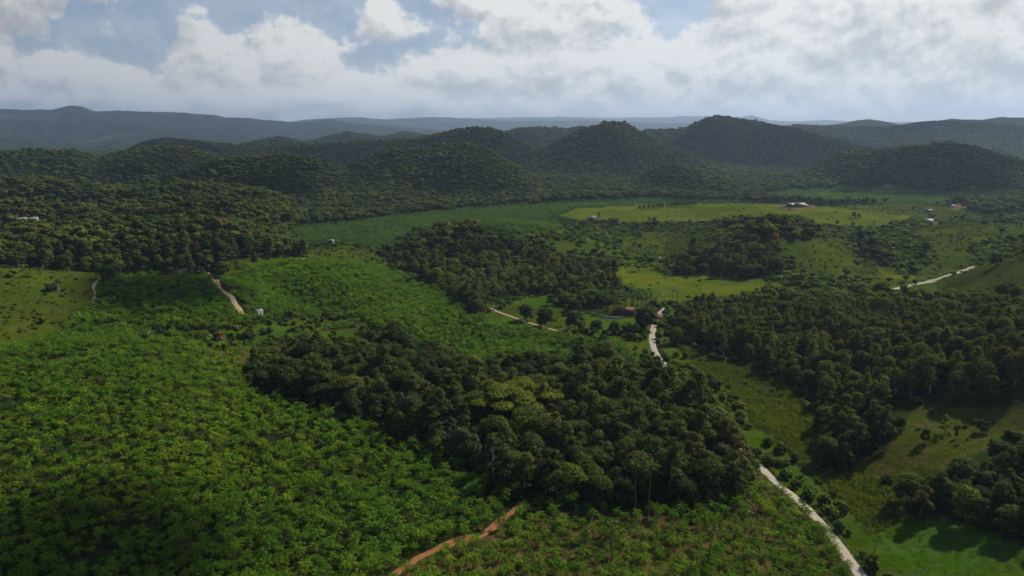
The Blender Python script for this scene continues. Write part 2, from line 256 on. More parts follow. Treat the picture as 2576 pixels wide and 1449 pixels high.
# ------------------------------------------------------------------ land cover as plots of land
FOREST, PALM, PLOT, LIME, SCRUB, EUC, BANANA, MARSH, YOUNG, EARTH, LAWN, DRY = range(12)
COVER = [
 (YOUNG, [(1290,592),(1420,560),(1600,575),(1700,575),(1800,575),(2000,560),(2200,560),(2300,560),(2700,520),(2700,760),(1950,720),(1700,720),(1530,660),(1400,640)]),
 (SCRUB, [(1560,600),(1700,578),(1760,600),(1740,640),(1640,650),(1560,640)]),
 (SCRUB, [(1960,640),(2040,600),(2120,600),(2220,675),(2140,700),(2030,680)]),
 (FOREST, [(1850,565),(1900,540),(1970,532),(2040,552),(2085,590),(2000,604),(1900,596)]),
 (FOREST, [(1690,692),(1720,640),(1790,608),(1880,604),(1950,632),(1985,680),(1900,700)]),
 (BANANA, [(730,575),(860,562),(1000,545),(1150,528),(1300,515),(1440,508),(1640,500),(1700,505),(1900,508),(2000,515),(1400,545),(1420,575),(1300,590),(1180,560),(1060,575),(960,625),(880,610),(760,612)]),
 (BANANA, [(1900,490),(2000,478),(2150,478),(2240,485),(2400,492),(2380,520),(2300,512),(2100,512),(1960,505)]),
 (YOUNG, [(2050,490),(2120,465),(2190,470),(2250,462),(2300,480),(2420,480),(2400,492),(2200,488)]),
 (SCRUB, [(2060,520),(2160,515),(2300,510),(2420,525),(2500,545),(2330,560),(2250,545),(2180,530)]),
 (LIME, [(1405,540),(1440,525),(1550,517),(1660,514),(1760,512),(1885,509),(1960,514),(2060,520),(2150,527),(2220,535),(2300,545),(2260,560),(2150,572),(2080,570),(2000,545),(1950,540),(1900,548),(1850,545),(1800,560),(1720,560),(1640,558),(1560,556),(1440,552)]),
 (SCRUB, [(-700,655),(0,667),(200,683),(292,690),(255,730),(215,780),(170,820),(110,865),(0,885),(-700,890)]),
 (PALM, [(110,868),(215,785),(255,730),(290,695),(400,688),(560,705),(620,675),(720,652),(840,650),(960,668),(1060,705),(1150,760),(1185,800),(1160,830),(900,790),(600,850),(350,862)]),
 (SCRUB, [(560,655),(640,650),(700,655),(640,668),(570,680)]),
 (SCRUB, [(760,628),(850,615),(930,625),(990,668),(960,672),(860,650),(770,648)]),
 (PALM, [(590,770),(800,780),(1000,795),(1180,800),(1260,795),(1350,815),(1480,845),(1640,850),(1640,880),(1660,930),(1620,930),(1550,890),(1480,880),(1400,872),(1330,885),(1200,900),(1150,880),(1060,850),(940,810),(800,800),(600,800)]),
 (PALM, [(-700,880),(0,885),(110,862),(330,850),(440,852),(560,880),(610,930),(640,985),(760,1020),(900,1062),(1000,1105),(1150,1165),(1230,1220),(1285,1255),(1260,1300),(1180,1345),(1080,1385),(980,1449),(800,1700),(-900,1700)]),
 (YOUNG, [(330,855),(430,835),(560,830),(760,800),(900,800),(1000,850),(900,850),(700,850),(610,900),(540,895),(440,850)]),
 (PLOT, [(530,888),(640,868),(760,842),(860,818),(905,812),(780,846),(640,880),(560,900)]),
 (PLOT, [(540,905),(600,880),(640,885),(610,915)]),
 (LAWN, [(-200,865),(60,862),(75,875),(0,890),(-200,895)]),
 (LAWN, [(110,912),(200,895),(215,905),(120,930)]),
 (EARTH, [(405,690),(440,684),(520,690),(560,688),(548,698),(470,702),(410,704)]),
 (LAWN, [(575,728),(600,730),(598,742),(582,741)]),
 (PLOT, [(1310,1282),(1400,1268),(1600,1290),(1850,1262),(1900,1190),(1960,1210),(2060,1310),(2140,1449),(2230,1700),(700,1700),(1000,1449),(1090,1390),(1190,1350),(1270,1310)]),
 (LIME, [(1530,672),(1600,668),(1680,690),(1800,692),(1900,705),(1965,722),(1880,740),(1810,745),(1760,760),(1720,762),(1640,760),(1560,715)]),
 (SCRUB, [(1210,778),(1320,742),(1420,738),(1500,748),(1640,756),(1690,775),(1680,850),(1560,862),(1400,848),(1230,812)]),
 (FOREST, [(1398,752),(1440,745),(1520,752),(1560,762),(1500,778),(1430,786),(1400,776)]),
 (YOUNG, [(1470,818),(1560,838),(1625,800),(1600,780),(1650,760),(1700,770),(1700,850),(1560,862),(1440,850)]),
 (YOUNG, [(1210,765),(1330,735),(1325,748),(1250,782),(1205,790)]),
 (LAWN, [(1325,750),(1380,745),(1400,768),(1345,772),(1320,800),(1300,790)]),
 (LAWN, [(1415,800),(1470,790),(1560,800),(1610,805),(1590,830),(1500,825),(1430,815)]),
 (LAWN, [(1200,792),(1250,785),(1330,812),(1400,838),(1300,828),(1215,812)]),
 (EUC, [(1690,800),(1700,770),(1780,750),(1860,740),(1960,725),(2200,730),(2700,735),(2700,1010),(2300,1000),(2160,1040),(2080,1020),(1990,960),(1880,915),(1800,890),(1720,850)]),
 (SCRUB, [(2120,600),(2250,575),(2420,560),(2700,570),(2700,730),(2260,735),(2300,700),(2220,680),(2140,640)]),
 (SCRUB, [(1990,640),(2100,620),(2200,670),(2300,690),(2320,705),(2240,718),(2200,715),(2120,690),(2000,680)]),
 (YOUNG, [(2130,600),(2200,575),(2290,580),(2360,640),(2330,690),(2260,685),(2200,660)]),
 (FOREST, [(2135,600),(2180,585),(2230,610),(2250,660),(2220,668),(2170,640)]),
 (YOUNG, [(2440,620),(2520,590),(2700,600),(2700,640),(2520,650),(2460,670)]),
 (LIME, [(2200,672),(2230,685),(2300,692),(2310,702),(2240,708)]),
 (DRY, [(2440,690),(2520,655),(2700,640),(2700,700),(2400,715)]),
 (MARSH, [(1700,862),(1760,890),(1880,935),(1975,960),(2040,1040),(2060,1110),(2080,1170),(2160,1220),(2250,1270),(2180,1290),(2100,1250),(2000,1160),(1900,1060),(1830,980),(1760,930)]),
 (MARSH, [(1900,1150),(2000,1180),(2100,1250),(2180,1300),(2280,1310),(2180,1350),(2230,1449),(2320,1700),(2280,1700),(2180,1449),(2060,1300),(1960,1210)]),
 (DRY, [(2290,1040),(2320,1020),(2450,1030),(2700,1030),(2700,1140),(2540,1090),(2480,1130),(2400,1170),(2380,1190),(2250,1210),(2130,1190),(2180,1150),(2240,1130),(2240,1100),(2280,1080)]),
 (YOUNG, [(1655,835),(1700,870),(1760,930),(1830,985),(1900,1065),(2000,1165),(2100,1260),(2060,1290),(1985,1225),(1925,1165),(1860,1090),(1800,1030),(1745,975),(1690,925),(1662,880)]),
 (YOUNG, [(1560,850),(1632,845),(1650,905),(1700,965),(1780,1045),(1720,1000),(1620,930)]),
 (SCRUB, [(2070,1180),(2150,1210),(2260,1270),(2190,1300),(2110,1260),(2050,1200)]),
 (YOUNG, [(2110,1230),(2160,1290),(2210,1400),(2260,1449),(2300,1600),(2250,1600),(2160,1440),(2060,1310),(2010,1250)]),
 (EARTH, [(1955,518),(1975,512),(2050,516),(2060,524),(2000,530),(1960,525)]),
 (EARTH, [(2385,516),(2420,511),(2450,522),(2400,527)]),
 (LIME, [(2210,475),(2225,466),(2245,466),(2262,480),(2240,488),(2212,488)]),
 (EARTH, [(2198,478),(2212,476),(2216,488),(2198,486)]),
 (LAWN, [(90,552),(115,552),(120,560),(92,560)]),
 (LIME, [(2345,558),(2385,560),(2380,568),(2345,566)]),
 (FOREST, [(2270,1205),(2400,1172),(2480,1130),(2576,1085),(2760,1060),(2760,1440),(2680,1385),(2570,1318),(2450,1268),(2340,1238)]),
 (MARSH, [(2070,1180),(2200,1195),(2250,1240),(2290,1300),(2330,1330),(2200,1345),(2120,1270)]),
 (LAWN, [(2170,1350),(2250,1325),(2340,1305),(2440,1315),(2560,1370),(2700,1480),(2700,1700),(2330,1700),(2230,1449)]),
]
# plots are surveyed once on a plan raster covering the seen land (half picture unit)
GU0, GV0, GS = -700, 250, 2.0
GW, GH = int((2700+600-GU0)/GS), int((1700-GV0)/GS)
_gu, _gv = np.meshgrid(GU0+GS*(np.arange(GW)+.5), GV0+GS*(np.arange(GH)+.5))
_wu = _gu+fbm(_gu, _gv, 45, 3, 70)*9+fbm(_gu, _gv, 14, 3, 71)*8; _wv = _gv+fbm(_gu, _gv*2, 45, 3, 77)*4+fbm(_gu, _gv*2, 16, 3, 78)*np.where(_gv < 620, 2.5, 5)
PLAN = np.zeros((GH, GW), np.int8)
for cls, poly in COVER:
    p = np.array(poly, float); ins = np.zeros(_gu.shape, bool)
    for i in range(len(p)):
        x0, y0 = p[i-1]; x1, y1 = p[i]
        if y0 == y1: continue
        ins ^= ((y0 > _wv) != (y1 > _wv)) & (_wu < (x1-x0)*(_wv-y0)/(y1-y0)+x0)
    PLAN[ins] = cls
def cover(x, y, z):
    u, v, d = project(x, y, z)
    i = np.clip(((v-GV0)/GS).astype(int), 0, GH-1); j = np.clip(((u-GU0)/GS).astype(int), 0, GW-1)
    c = PLAN[i, j]
    return np.where((v < GV0) | (y < 30), 0, c)

# ------------------------------------------------------------------ materials
def mat(name):
    m = bpy.data.materials.new(name); m.use_nodes = True; m.node_tree.nodes.clear(); return m, NT(m.node_tree)
def simple(name, col, rough=.8, var=.15, scale=2.0, bump=0.0):
    m, t = mat(name); p = t.new('ShaderNodeBsdfPrincipled'); o = t.new('ShaderNodeOutputMaterial')
    g = t.new('ShaderNodeTexCoord'); n = t.noise(g.outputs['Object'], scale, 4)
    c2 = tuple(c*(1-2*var) for c in col[:3])+(1,); c1 = tuple(c*(1+var) for c in col[:3])+(1,)
    t.put(p.inputs['Base Color'], t.mixc(n, c2, c1)); p.inputs['Roughness'].default_value = rough
    p.inputs['Specular IOR Level'].default_value = .25
    if bump:
        b = t.new('ShaderNodeBump'); b.inputs['Strength'].default_value = bump; t.put(b.inputs['Height'], n); t.put(p.inputs['Normal'], b.outputs[0])
    t.l.new(p.outputs[0], o.inputs[0]); return m
def foliage(name, ca, cb, cc, trans=.35, gloss=.05, rough=.45):
    """leaf colour from ca to cb leaf by leaf, drifting to cc plant by plant"""
    m, t = mat(name); o = t.new('ShaderNodeOutputMaterial'); geo = t.new('ShaderNodeNewGeometry'); oi = t.new('ShaderNodeObjectInfo')
    c = t.mixc(geo.outputs['Random Per Island'], ca+(1,), cb+(1,))
    c = t.mixc(t.ss(oi.outputs['Random'], .35, 1.0, 0, .85), c, cc+(1,))
    v = t.math('MULTIPLY_ADD', t.math('FRACT', t.math('MULTIPLY', oi.outputs['Random'], 7.31)), .5, .72)
    hv = t.new('ShaderNodeHueSaturation'); t.put(hv.inputs['Value'], v); t.put(hv.inputs['Color'], c)
    patch = t.noise(geo.outputs['Position'], .012, 3)
    hv2 = t.new('ShaderNodeHueSaturation'); t.put(hv2.inputs['Color'], hv.outputs[0]); t.put(hv2.inputs['Value'], t.math('MULTIPLY_ADD', patch, .8, .6)); t.put(hv2.inputs['Hue'], t.math('MULTIPLY_ADD', patch, -.05, .525))
    c = hv2.outputs[0]
    df = t.new('ShaderNodeBsdfDiffuse'); t.put(df.inputs[0], c)
    tr = t.new('ShaderNodeBsdfTranslucent'); t.put(tr.inputs[0], t.mixc(1.0, c, (1.35, 1.45, .7, 1), 'MULTIPLY'))
    gl = t.new('ShaderNodeBsdfGlossy'); gl.inputs['Roughness'].default_value = rough; gl.inputs['Color'].default_value = (.25, .30, .18, 1)
    a = t.new('ShaderNodeMixShader'); a.inputs[0].default_value = trans; t.put(a.inputs[1], df.outputs[0]); t.put(a.inputs[2], tr.outputs[0])
    b = t.new('ShaderNodeMixShader'); b.inputs[0].default_value = gloss; t.put(b.inputs[1], a.outputs[0]); t.put(b.inputs[2], gl.outputs[0])
    t.l.new(b.outputs[0], o.inputs[0]); return m
M = {}
M['leaf'] = foliage('forest_leaves', (.038, .068, .009), (.098, .140, .020), (.135, .142, .018), .42, .02)
M['leaf_grey'] = foliage('greyish_leaves', (.045, .066, .018), (.085, .108, .030), (.065, .082, .022), .3, .03)
M['leaf_russet'] = foliage('russet_leaves', (.120, .078, .022), (.19, .115, .034), (.095, .088, .020), .3, .03)
M['leaf_olive'] = foliage('olive_yellow_leaves', (.110, .140, .010), (.17, .195, .014), (.13, .15, .012), .38, .03)
M['leaf_bright'] = foliage('fresh_green_leaves', (.065, .135, .006), (.13, .21, .010), (.11, .16, .010), .4, .03)
M['leaf_orange'] = foliage('orange_blossom', (.30, .14, .012), (.42, .22, .015), (.10, .11, .02), .25, .02)
M['leaf_dark'] = foliage('dark_glossy_leaves', (.022, .044, .008), (.048, .074, .012), (.040, .058, .010), .3, .03)
M['euc'] = foliage('eucalyptus_leaves', (.052, .076, .010), (.118, .145, .020), (.125, .130, .018), .38, .02)
M['palm'] = foliage('palm_fronds', (.052, .145, .004), (.130, .240, .006), (.175, .240, .006), .42, .03, .45)
M['palm_dark'] = foliage('tall_palm_fronds', (.038, .075, .010), (.075, .120, .014), (.06, .10, .014), .35, .05)
M['banana'] = foliage('banana_leaves', (.048, .115, .010), (.100, .180, .018), (.08, .15, .012), .38, .03, .45)
M['grass'] = foliage('tall_grass', (.050, .085, .006), (.110, .140, .014), (.140, .140, .024), .38, .02)
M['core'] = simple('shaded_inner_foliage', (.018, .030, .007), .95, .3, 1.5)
M['bark'] = simple('grey_bark', (.16, .14, .12), .9, .25, 1.5)
M['bark_pale'] = simple('pale_bark', (.36, .34, .30), .8, .3, 1.2)
M['stem'] = simple('palm_stem', (.11, .085, .055), .9, .25, 2)

def ground_material():
    m, t = mat('land_surface'); o = t.new('ShaderNodeOutputMaterial'); p = t.new('ShaderNodeBsdfPrincipled')
    at = t.new('ShaderNodeAttribute', attribute_name='cover_colour'); at2 = t.new('ShaderNodeAttribute', attribute_name='bare')
    gp = t.new('ShaderNodeNewGeometry').outputs['Position']
    n1 = t.noise(gp, .45, 5, .65); n2 = t.noise(gp, .035, 4, .55); n3 = t.noise(gp, 2.4, 3, .6)
    mp = t.new('ShaderNodeMapping'); t.put(mp.inputs[0], gp); mp.inputs['Scale'].default_value = (.06, .22, .1); mp.inputs['Rotation'].default_value = (0, 0, .5)
    n4 = t.noise(mp.outputs[0], 1.0, 4, .6, .6)
    k = t.math('ADD', t.math('MULTIPLY_ADD', n1, 1.0, .1), t.math('MULTIPLY', n2, .8))
    k = t.math('ADD', t.math('MULTIPLY_ADD', n3, .35, -.18), k)
    c = t.mixc(1.0, at.outputs['Color'], t.vec(k, k, k), 'MULTIPLY')
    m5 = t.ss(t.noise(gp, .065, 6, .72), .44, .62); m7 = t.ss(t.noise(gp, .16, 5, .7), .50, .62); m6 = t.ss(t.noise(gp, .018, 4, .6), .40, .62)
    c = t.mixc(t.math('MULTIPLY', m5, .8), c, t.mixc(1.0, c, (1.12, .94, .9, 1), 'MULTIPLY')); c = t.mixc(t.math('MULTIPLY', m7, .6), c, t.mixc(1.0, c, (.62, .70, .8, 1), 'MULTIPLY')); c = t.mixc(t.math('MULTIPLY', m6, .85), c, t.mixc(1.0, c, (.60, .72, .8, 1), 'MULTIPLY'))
    hs = t.new('ShaderNodeHueSaturation'); t.put(hs.inputs['Color'], c); t.put(hs.inputs['Hue'], t.math('MULTIPLY_ADD', n2, .09, .455)); t.put(hs.inputs['Saturation'], t.math('MULTIPLY_ADD', n4, -.7, 1.3))
    c = hs.outputs[0]
    bare = t.math('MULTIPLY', t.ss(t.math('ADD', n1, t.math('MULTIPLY', n4, .5)), .72, .86), at2.outputs['Fac'])
    c = t.mixc(bare, c, (.115, .060, .032, 1))
    t.put(p.inputs['Base Color'], c); p.inputs['Roughness'].default_value = 1; p.inputs['Specular IOR Level'].default_value = 0
    b = t.new('ShaderNodeBump'); b.inputs['Strength'].default_value = .9; b.inputs['Distance'].default_value = .5
    big = t.new('ShaderNodeTexVoronoi'); t.put(big.inputs['Vector'], gp); big.inputs['Scale'].default_value = .08
    hgt = t.math('ADD', n1, t.math('MULTIPLY', n3, .4)); t.put(b.inputs['Height'], hgt)
    at3 = t.new('ShaderNodeAttribute', attribute_name='canopy')
    b2 = t.new('ShaderNodeBump'); b2.inputs['Distance'].default_value = 7; t.put(b2.inputs['Strength'], t.math('MULTIPLY', at3.outputs['Fac'], .8)); b2.invert = True
    t.put(b2.inputs['Height'], big.outputs['Distance']); t.put(b2.inputs['Normal'], b.outputs[0]); t.put(p.inputs['Normal'], b2.outputs[0])
    t.l.new(p.outputs[0], o.inputs[0]); return m
CCOL = {FOREST: (.024, .036, .007), PALM: (.018, .032, .004), PLOT: (.060, .064, .010), LIME: (.092, .122, .002), SCRUB: (.058, .082, .003), EUC: (.024, .030, .005),
        BANANA: (.030, .062, .006), MARSH: (.036, .054, .004), YOUNG: (.056, .092, .003), EARTH: (.190, .130, .055), LAWN: (.056, .108, .003), DRY: (.052, .066, .005)}
BARE = {PALM: .15, PLOT: .8, SCRUB: .06, EARTH: 1, DRY: .3, EUC: .4}

def mesh_np(name, verts, quads=None, tris=None, smooth=False, mats=(), midx=None):
    me = bpy.data.meshes.new(name); verts = np.asarray(verts, np.float32)
    me.vertices.add(len(verts)); me.vertices.foreach_set('co', verts.ravel())
    nq = 0 if quads is None else len(quads); ntr = 0 if tris is None else len(tris)
    loops = np.concatenate([np.asarray(a, np.int32).ravel() for a in (quads, tris) if a is not None and len(a)])
    tot = np.concatenate([np.full(nq, 4), np.full(ntr, 3)]).astype(np.int32)
    me.loops.add(len(loops)); me.loops.foreach_set('vertex_index', loops)
    me.polygons.add(nq+ntr); st = np.concatenate([[0], np.cumsum(tot)[:-1]]).astype(np.int32)
    me.polygons.foreach_set('loop_start', st); me.polygons.foreach_set('loop_total', tot)
    if smooth: me.polygons.foreach_set('use_smooth', np.ones(nq+ntr, bool))
    for m_ in mats: me.materials.append(m_)
    if midx is not None: me.polygons.foreach_set('material_index', np.asarray(midx, np.int32))
    me.update(calc_edges=True); return me
def obj(name, me, parent=None, label=None, cat=None, group=None, kind=None, loc=None, link=True):
    o = bpy.data.objects.new(name, me)
    if link: C.objects.link(o)
    if parent: o.parent = parent
    if loc is not None: o.location = loc
    if label: o['label'] = label
    if cat: o['category'] = cat
    if group: o['group'] = group
    if kind: o['kind'] = kind
    return o

# ------------------------------------------------------------------ the land
def build_land():
    fine = np.linspace(-R(54), R(54), 921); coarse = np.linspace(R(54), R(306), 44)[1:-1]
    az = np.concatenate([fine, coarse]); na = len(az)
    rr = np.concatenate([np.exp(np.linspace(math.log(8), math.log(110), 22))[:-1], np.exp(np.linspace(math.log(110), math.log(23000), 500))]); nr = len(rr)
    A, RR = np.meshgrid(az, rr); X = RR*np.sin(A); Y = RR*np.cos(A); Z = height(X, Y)
    Z[-1] = np.minimum(Z[-1], -20); Z[RR > 22600] = -20
    cl = cover(X, Y, Z)
    V = np.stack([X, Y, Z], -1).reshape(-1, 3); V = np.vstack([V, [[0, 0, hz(0, 1)]]])
    i = np.arange(nr-1)[:, None]; j = np.arange(na)[None]; j2 = (j+1) % na
    Q = np.stack([i*na+j, i*na+j2, (i+1)*na+j2, (i+1)*na+j], -1).reshape(-1, 4)[:, ::-1]
    T = np.stack([np.full(na, nr*na), (np.arange(na)+1) % na, np.arange(na)], -1)
    me = mesh_np('terrain', V, Q, T, True, [ground_material()])
    me.validate()
    col = np.zeros((len(V), 4), np.float32); col[:, 3] = 1; lut = np.array([CCOL[k] for k in range(12)]); bl = np.array([BARE.get(k, 0) for k in range(12)])
    c = lut[cl.ravel()]
    far = sst(RR.ravel(), 5000, 6500)[:, None]; c = c*(1-far)+np.array([.022, .030, .020])*far  # darker far land: cloud shade on the mountains put into the colour
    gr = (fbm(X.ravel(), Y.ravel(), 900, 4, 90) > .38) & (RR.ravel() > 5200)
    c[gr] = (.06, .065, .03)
    col[:-1, :3] = c; col[-1, :3] = lut[PALM]
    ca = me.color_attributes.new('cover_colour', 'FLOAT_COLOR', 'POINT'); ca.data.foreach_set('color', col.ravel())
    b = me.attributes.new('bare', 'FLOAT', 'POINT'); b.data.foreach_set('value', np.append(bl[cl.ravel()], 0).astype(np.float32))
    k = me.attributes.new('canopy', 'FLOAT', 'POINT'); k.data.foreach_set('value', np.append(sst(RR.ravel(), 4200, 5200), 0).astype(np.float32))
    obj('terrain', me, kind='structure', label='rolling green land of valleys, fields and hills reaching the mountains')
build_land()

# haze: even air round the whole land and the camera
def build_haze():
    x, y0, y1, z0, z1 = 23500, -23500, 23500, -60, 900
    v = [(-x, y0, z0), (x, y0, z0), (x, y1, z0), (-x, y1, z0), (-x, y0, z1), (x, y0, z1), (x, y1, z1), (-x, y1, z1)]
    f = [(3, 2, 1, 0), (4, 5, 6, 7), (0, 1, 5, 4), (1, 2, 6, 5), (2, 3, 7, 6), (3, 0, 4, 7)]
    m, t = mat('thin_blue_haze'); o = t.new('ShaderNodeOutputMaterial'); p = t.new('ShaderNodeVolumePrincipled')
    p.inputs['Color'].default_value = (.58, .76, 1, 1); p.inputs['Density'].default_value = HAZE_DENSITY; p.inputs['Anisotropy'].default_value = .3
    t.l.new(p.outputs[0], o.inputs['Volume'])
    obj('haze', mesh_np('haze', v, f, None, False, [m]), kind='stuff', label='thin bluish haze hanging over the valley')
build_haze()

# ------------------------------------------------------------------ roads and tracks
def spline(p, step):
    p = np.array(p, float); out = []
    q = np.vstack([2*p[0]-p[1], p, 2*p[-1]-p[-2]])
    for i in range(1, len(q)-2):
        n = max(2, int(np.hypot(*(q[i+1]-q[i]))/step)); s = np.linspace(0, 1, n, endpoint=False)[:, None]
        a, b, c, d = q[i-1], q[i], q[i+1], q[i+2]
        out.append(.5*(2*b+(c-a)*s+(2*a-5*b+4*c-d)*s*s+(3*b-a-3*c+d)*s**3))
    out.append(p[-1:]); return np.vstack(out)
ROADPTS = []                                        # (x, y, halfwidth) for clearances
def ribbon(name, pts, hw, m, label, lift=.18, clear=1.0, step=2.0, wob=.25):
    g = np.array([ground(u, v)[:2] for u, v in pts]); s = spline(g, step)
    d = np.gradient(s, axis=0); d /= np.maximum(np.hypot(d[:, 0], d[:, 1])[:, None], 1e-6); nrm = np.stack([-d[:, 1], d[:, 0]], -1)
    n = len(s); K = 7; V = []
    wl = hw*(1+wob*fbm(s[:, 0], s[:, 1], 9, 3, 3)); wr = hw*(1+wob*fbm(s[:, 0], s[:, 1], 9, 3, 8))
    for k in range(K):
        f = -1+2*k/(K-1); w = np.where(f < 0, wl, wr)*f
        q = s+nrm*w[:, None]; z = height(q[:, 0], q[:, 1])+lift*(1 if abs(f) < .99 else -.6)
        V.append(np.column_stack([q, z]))
    V = np.stack(V, 1).reshape(-1, 3); i = np.arange(n-1)[:, None]; k = np.arange(K-1)[None]
    Q = np.stack([i*K+k, i*K+k+1, (i+1)*K+k+1, (i+1)*K+k], -1).reshape(-1, 4)
    me = mesh_np(name, V, Q, None, True, [m])
    u = me.attributes.new('across', 'FLOAT', 'POINT'); u.data.foreach_set('value', np.tile(np.linspace(-1, 1, K), n).astype(np.float32))
    obj(name, me, kind='structure', label=label)
    if clear: ROADPTS.append(np.column_stack([s, np.full(n, hw*clear)]))
    return s
def road_material(name, col, rut, verge):
    m, t = mat(name); o = t.new('ShaderNodeOutputMaterial'); p = t.new('ShaderNodeBsdfPrincipled')
    a = t.new('ShaderNodeAttribute', attribute_name='across').outputs['Fac']; gp = t.new('ShaderNodeNewGeometry').outputs['Position']
    n = t.noise(gp, .8, 5, .6); n2 = t.noise(gp, .15, 3)
    ab = t.math('ABSOLUTE', a)
    rt = t.math('MULTIPLY', t.ss(t.math('ABSOLUTE', t.math('SUBTRACT', ab, .45)), .22, .0), n2)
    c = t.mixc(n, tuple(x*.78 for x in col)+(1,), tuple(x*1.12 for x in col)+(1,)); c = t.mixc(rt, c, rut+(1,))
    c = t.mixc(t.math('MULTIPLY', t.ss(t.math('ADD', ab, t.math('MULTIPLY', n, .8)), 1.1, 1.35), .9), c, verge+(1,))
    t.put(p.inputs['Base Color'], c); p.inputs['Roughness'].default_value = .95; p.inputs['Specular IOR Level'].default_value = .1
    b = t.new('ShaderNodeBump'); b.inputs['Strength'].default_value = .5; b.inputs['Distance'].default_value = .2; t.put(b.inputs['Height'], n); t.put(p.inputs['Normal'], b.outputs[0])
    t.l.new(p.outputs[0], o.inputs[0]); return m
MR = road_material('pale_gravel', (.40, .34, .25), (.46, .40, .31), (.10, .11, .04))
MC = road_material('red_clay', (.25, .105, .040), (.32, .16, .07), (.09, .10, .03))
MT = road_material('tan_dirt', (.33, .23, .12), (.40, .30, .18), (.09, .10, .03))
main_road = ribbon('gravel_road', [(2262,1560),(2165,1449),(2090,1345),(2012,1262),(1950,1212),(1890,1150),(1835,1090),(1785,1035),(1735,990),(1698,955),(1665,910),(1646,880),(1640,845),(1652,800),(1672,776)], 1.95, MR, 'pale gravel road running from the lower right up into the valley', clear=1.0, wob=.3)
ribbon('gravel_road', [(2170,745),(2240,730),(2300,716),(2360,702),(2420,683),(2450,672)], 2.4, MR, 'distant stretch of pale gravel road below the right hand slopes', lift=.5, clear=2.0)
ribbon('clay_track', [(900,1520),(990,1449),(1060,1400),(1150,1362),(1215,1345),(1262,1310),(1298,1278),(1312,1264)], 1.55, MC, 'reddish clay track between the two palm plots', clear=1.15, wob=.9)
ribbon('dirt_track', [(505,702),(530,704),(548,716),(582,748),(596,770),(610,792)], 2.2, MT, 'tan dirt track running down the palm hill', lift=.35, clear=1.5, wob=.6)
ribbon('farm_lane', [(1235,776),(1260,788),(1310,806),(1355,820),(1400,833),(1440,842)], 1.5, MT, 'narrow farm lane past the lawn trees', lift=.3, clear=2.2)
ribbon('eroded_path', [(264,694),(246,706),(234,722),(238,742),(230,768)], .8, MT, 'eroded pale path down the left pasture', lift=.3, clear=1.5, wob=1.2)
ribbon('field_path', [(335,856),(370,845),(405,838),(440,836)], .8, MT, 'short sandy path crossing the dip between palm fields', lift=.3, clear=1.5, wob=1)
RP = np.vstack(ROADPTS)
def off_road(x, y, pad):
    ok = np.ones(len(x), bool); idx = np.where(np.hypot(x, y) < 950)[0]
    for s in range(0, len(idx), 20000):
        k = idx[s:s+20000]; d = np.hypot(x[k, None]-RP[None, ::2, 0], y[k, None]-RP[None, ::2, 1])-RP[None, ::2, 2]
        pk = pad[k] if hasattr(pad, '__len__') else pad
        ok[k] = d.min(1) > pk
    return ok

# ------------------------------------------------------------------ plant shapes
def tube(path, rad, sides=6):
    path = np.array(path, float); n = len(path); V = []; d = np.gradient(path, axis=0)
    for i in range(n):
        t = d[i]/np.linalg.norm(d[i]); a = np.cross(t, (0, 1, 0) if abs(t[1]) < .9 else (1, 0, 0)); a /= np.linalg.norm(a); b = np.cross(t, a)
        th = np.linspace(0, 2*pi, sides, endpoint=False)[:, None]; V.append(path[i]+rad[i]*(np.cos(th)*a+np.sin(th)*b))
    V = np.vstack(V); i = np.arange(n-1)[:, None]; k = np.arange(sides)[None]; k2 = (k+1) % sides
    return V, np.stack([i*sides+k, i*sides+k2, (i+1)*sides+k2, (i+1)*sides+k], -1).reshape(-1, 4)
def join(parts):
    V = []; Q = []; n = 0
    for v, q in parts: V.append(v); Q.append(q+n); n += len(v)
    return np.vstack(V), np.vstack(Q)
def cards(cen, nrm, size, r, aspect=.7):
    n = len(cen); nrm = nrm/np.maximum(np.linalg.norm(nrm, axis=1)[:, None], 1e-6)
    h = r.normal(size=(n, 3)); a = np.cross(nrm, h); a /= np.linalg.norm(a, axis=1)[:, None]; b = np.cross(nrm, a)
    s = size*(.6+.8*r.random(n)); a = a*s[:, None]; b = b*s[:, None]*aspect
    V = np.stack([cen-a*.6, cen+b*.5-nrm*s[:, None]*.12, cen+a*.6, cen-b*.5-nrm*s[:, None]*.12], 1).reshape(-1, 3)
    return V, np.arange(4*n).reshape(-1, 4)
